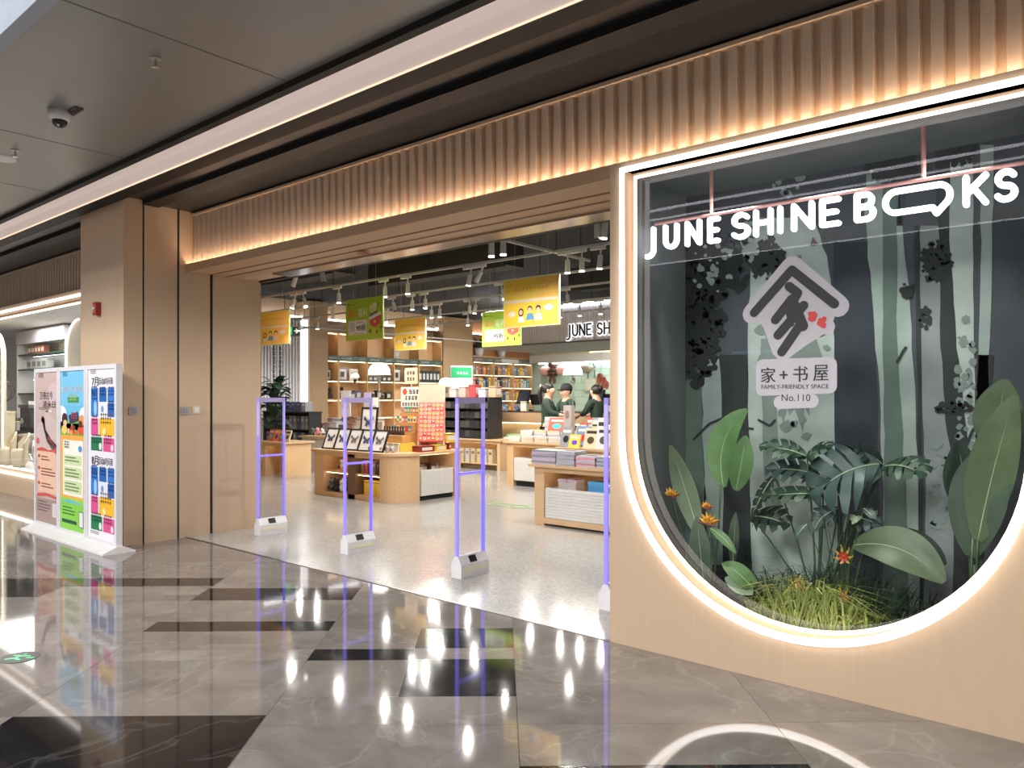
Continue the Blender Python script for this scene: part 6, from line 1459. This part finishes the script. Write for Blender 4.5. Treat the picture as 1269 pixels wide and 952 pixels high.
# green arrow sticker on the shop floor and exit roundel on the marble
q = atZ(632, 627, 0); t = thing('floor_arrow', 'green outlined arrow sticker on the shop floor', 'floor sticker', (q.x, q.y, .003)); 
g = MB(); g.stroke([(-.35, -.1), (.1, -.1), (.1, -.2), (.4, 0), (.1, .2), (.1, .1), (-.35, .1), (-.35, -.1)], .05, 0, .0015, P=lambda u, v, y: (u, v, y)); g.build('outline', M('arrow_green', (120, 160, 92), .4), t)
q = atZ(25, 815, 0)
t = thing('floor_roundel', 'round dark floor sticker with green running man on the marble at left', 'floor sticker', (q.x, q.y, .001), YAW)
MB().lathe([(.105, 0), (.105, .0015), (0, .0015)], n=32).build('disc', M('roundel_grey', (70, 78, 74), .3), t)
g = MB(); Pf = lambda u, v, y: (u, v, y)
for a, b in (((-.01, .02), (-.02, -.02)), ((-.02, -.02), (.02, -.045)), ((-.02, -.02), (-.06, -.04)), ((-.01, .02), (.04, .02)), ((-.01, .02), (-.05, .03)), ((.0, .05), (.001, .05)), ((.05, -.01), (.08, -.01))): g.stroke([a, b], .02, .0018, .0025, P=Pf)
g.build('running_man', M('roundel_green', (110, 220, 160), .3), t)

# ================================================================== THE STAFF
SKIN = M('skin', (222, 176, 148), .55, ns=30, na=.03); HAIR = M('black_hair', (30, 25, 24), .45, ns=60, na=.2); UNIF = M('dark_green_uniform', (40, 58, 48), .8, ns=40, na=.1); TROU = M('dark_trousers', (34, 34, 38), .8); SHOE = M('shoe_black', (24, 24, 26), .5)
def skin_mesh(chains, sub=2):
    """chains: list of lists of (point, radius); chains sharing a point are joined there"""
    vs = []; rs = []; es = []; idx = {}
    def vid(p, r):
        k = tuple(round(c, 4) for c in p)
        if k not in idx: idx[k] = len(vs); vs.append(Vector(p)); rs.append(r)
        return idx[k]
    for ch in chains:
        ids = [vid(p, r) for p, r in ch]
        for a, b in zip(ids, ids[1:]):
            if a != b: es.append((a, b))
    me = bpy.data.meshes.new('figure'); me.from_pydata(vs, es, [])
    o = bpy.data.objects.new('figure', me); COL.objects.link(o)
    md = o.modifiers.new('skin', 'SKIN'); md.use_smooth_shade = True
    if not me.skin_vertices: 
        bm = bmesh.new(); bm.from_mesh(me); bm.verts.layers.skin.verify(); bm.to_mesh(me); bm.free()
    sv = me.skin_vertices[0].data
    for i, r in enumerate(rs): sv[i].radius = (r, r); sv[i].use_root = (i == 0)
    sb = o.modifiers.new('sub', 'SUBSURF'); sb.levels = sub
    out = bpy.data.meshes.new_from_object(o.evaluated_get(bpy.context.evaluated_depsgraph_get()))
    bpy.data.objects.remove(o); out.polygons.foreach_set('use_smooth', [True] * len(out.polygons))
    return out
def person(label, loc, face, H, hair, hands):
    """standing figure facing local -Y; hands: ((x,y,z) right wrist, left wrist) in 1.7 m body units"""
    t = thing('person', label, 'person', loc, face); k = H / 1.7
    def V(*p): return (p[0] * k, p[1] * k, p[2] * k)
    pel = (V(0, 0, .93), .12 * k); ch = []
    torso = [pel, (V(0, .0, 1.08), .105 * k), (V(0, .005, 1.25), .12 * k), (V(0, .01, 1.40), .08 * k), (V(0, 0, 1.46), .07 * k), (V(0, -.012, 1.51), .07 * k)]
    head = [torso[-1], (V(0, -.03, 1.55), .09 * k), (V(0, -.02, 1.61), .105 * k), (V(0, -.01, 1.66), .085 * k)]
    nose = [head[1], (V(0, -.125, 1.575), .014 * k)]
    ch += [torso, head, nose]; shirt = [[(V(0, 0, .8), .135 * k), (V(0, 0, .93), .135 * k)] + torso[1:4] + [(V(0, .005, 1.465), .068 * k)]]; trou = [[pel]]; trs = []
    for s_, wr in zip((-1, 1), hands):
        sh = (V(s_ * .165, .01, 1.39), .058 * k); w_ = Vector(V(*wr)); shp = Vector(sh[0])
        el = (shp + w_) / 2 + Vector((s_ * .05 * k, .07 * k, -.07 * k)); dirv = (w_ - el).normalized(); palm = w_ + dirv * .06 * k
        ch.append([torso[3], sh, (el, .042 * k), (w_, .027 * k), (palm, .032 * k)])
        side = dirv.cross(Vector((0, 0, 1)));
        if side.length < .1: side = Vector((1, 0, 0))
        side.normalize(); dn = side.cross(dirv)
        for j in range(4):
            p0 = palm + side * (j - 1.5) * .02 * k; l = (.07, .085, .08, .06)[j] * k
            ch.append([(palm, .032 * k), (p0 + dirv * .03 * k, .01 * k), (p0 + dirv * (.03 * k + l * .6) - dn * .012 * k, .009 * k), (p0 + dirv * (.02 * k + l) - dn * .035 * k, .008 * k)])
        ch.append([(w_, .027 * k), (w_ + dirv * .03 * k - side * s_ * .035 * k, .012 * k), (w_ + dirv * .065 * k - side * s_ * .05 * k, .01 * k)])
        shirt.append([torso[3], (sh[0], .066 * k), (el, .054 * k), (el.lerp(w_, .75), .046 * k)])
        hip = (V(s_ * .09, 0, .86), .088 * k); kn = (V(s_ * .1, -.01, .48), .06 * k); an_ = (V(s_ * .1, .02, .09), .042 * k)
        ch.append([pel, hip, kn, an_, (V(s_ * .11, -.13, .04), .035 * k)])
        trs.append([pel, (hip[0], .1 * k), (kn[0], .075 * k), (V(s_ * .1, .02, .12), .062 * k)])
        MB().ball(V(s_ * .11, -.06, .045), .055 * k, 10, sc=(.85, 2.3, .8)).build('shoe', SHOE, t, True)
    bo = bpy.data.objects.new('body', skin_mesh(ch)); bo.data.materials.append(SKIN); COL.objects.link(bo); bo.parent = t
    shirt = [[(p, r * 1.12) for p, r in c] for c in shirt]; so = bpy.data.objects.new('tunic', skin_mesh(shirt)); so.data.materials.append(UNIF); COL.objects.link(so); so.parent = t
    to = bpy.data.objects.new('trousers', skin_mesh(trs)); to.data.materials.append(TROU); COL.objects.link(to); to.parent = t
    for s_ in (-1, 1):
        MB().ball(V(s_ * .034, -.104, 1.605), .012 * k, 8).build('eye', PAPER, t); MB().ball(V(s_ * .034, -.114, 1.605), .006 * k, 6).build('pupil', BLACK, t); MB().ball(V(s_ * .095, -.01, 1.59), .026 * k, 8, sc=(.4, .7, 1.2)).build('ear', SKIN, t, True)
    MB().ball(V(0, -.105, 1.545), .02 * k, 8, sc=(1.2, .4, .35)).build('mouth', M('lips', (190, 110, 100), .5), t)
    hm = MB(); n = 14; c = Vector(V(0, .0, 1.625)); vs = []; fs = []
    for i in range(8):
        for j in range(n):
            a = 2 * PI * j / n; lim = (.50 if math.sin(a) < -.35 else .74) * PI if hair != 'cap' else (.5 * PI if math.sin(a) < -.3 else .72 * PI)
            th_ = lim * i / 7; r = .108 * k
            vs.append(c + Vector((r * math.sin(th_) * math.cos(a) * .95, r * math.sin(th_) * math.sin(a) * 1.05, r * math.cos(th_) * 1.02)))
    for i in range(7):
        for j in range(n): fs.append((i * n + j, i * n + (j + 1) % n, (i + 1) * n + (j + 1) % n, (i + 1) * n + j))
    hm.add(vs, fs); ho = hm.build('hair', HAIR, t, True)
    if hair == 'tail': MB().tube([V(0, .08, 1.66), V(0, .13, 1.66), V(0, .15, 1.56), V(0, .13, 1.42), V(0, .12, 1.33)], [.03 * k, .04 * k, .042 * k, .035 * k, .012 * k], 10).build('ponytail', HAIR, t, True); MB().tube([V(.035 * math.cos(a), .13, 1.66 + .035 * math.sin(a)) for a in [PI / 4 * i for i in range(8)]], .01 * k, 6, closed=True).build('hair_tie', PAPER, t)
    if hair == 'cap':
        m = MB(); m.lathe([(.115 * k, 0), (.12 * k, .04 * k), (.1 * k, .1 * k), (.05 * k, .13 * k), (0, .135 * k)], V(0, 0, 1.62), 16); m.prism([(x * k, y * k) for x, y in ((-.09, -.08), (-.06, -.19), (.06, -.19), (.09, -.08))], 1.625 * k, 1.64 * k, 'z'); m.build('cap', M('cap_black', (28, 28, 32), .8), t, True)
    if hair == 'bun': MB().ball(V(0, .12, 1.66), .05 * k, 10).build('hair_bun', HAIR, t, True)
    return t
q = ray(679, 476); T = 14.35
person('woman with black ponytail in dark green tunic standing at the cash desk, facing right', (q.x * T, q.y * T, .0), math.radians(118), 1.8, 'tail', ((-.2, -.3, 1.15), (.2, -.34, 1.12)))
q = ray(702, 474); T = 15.1
person('person in black cap and dark tunic behind the tall pale box', (q.x * T, q.y * T, 0), math.radians(-15), 1.78, 'cap', ((-.2, -.3, 1.15), (.2, -.28, 1.2)))
q = ray(732, 478); T = 14.9
person('woman with hair tied back behind the right till screen, facing left', (q.x * T, q.y * T + .2, 0), math.radians(-105), 1.78, 'bun', ((-.16, -.32, 1.16), (.16, -.3, 1.14)))

q = atZ(450, 314, 2.93)
t = thing('red_marker', 'small square red marker stuck on the polished strip over the entrance', 'marker', (q.x, q.y, 2.928))
MB().box(-.05, .05, -.05, .05, -.003, 0).build('plate', M('marker_red', (168, 56, 54), .4), t); MB().box(-.03, .03, -.03, .03, -.0045, -.003).build('face', M('marker_face', (140, 60, 58), .4), t)
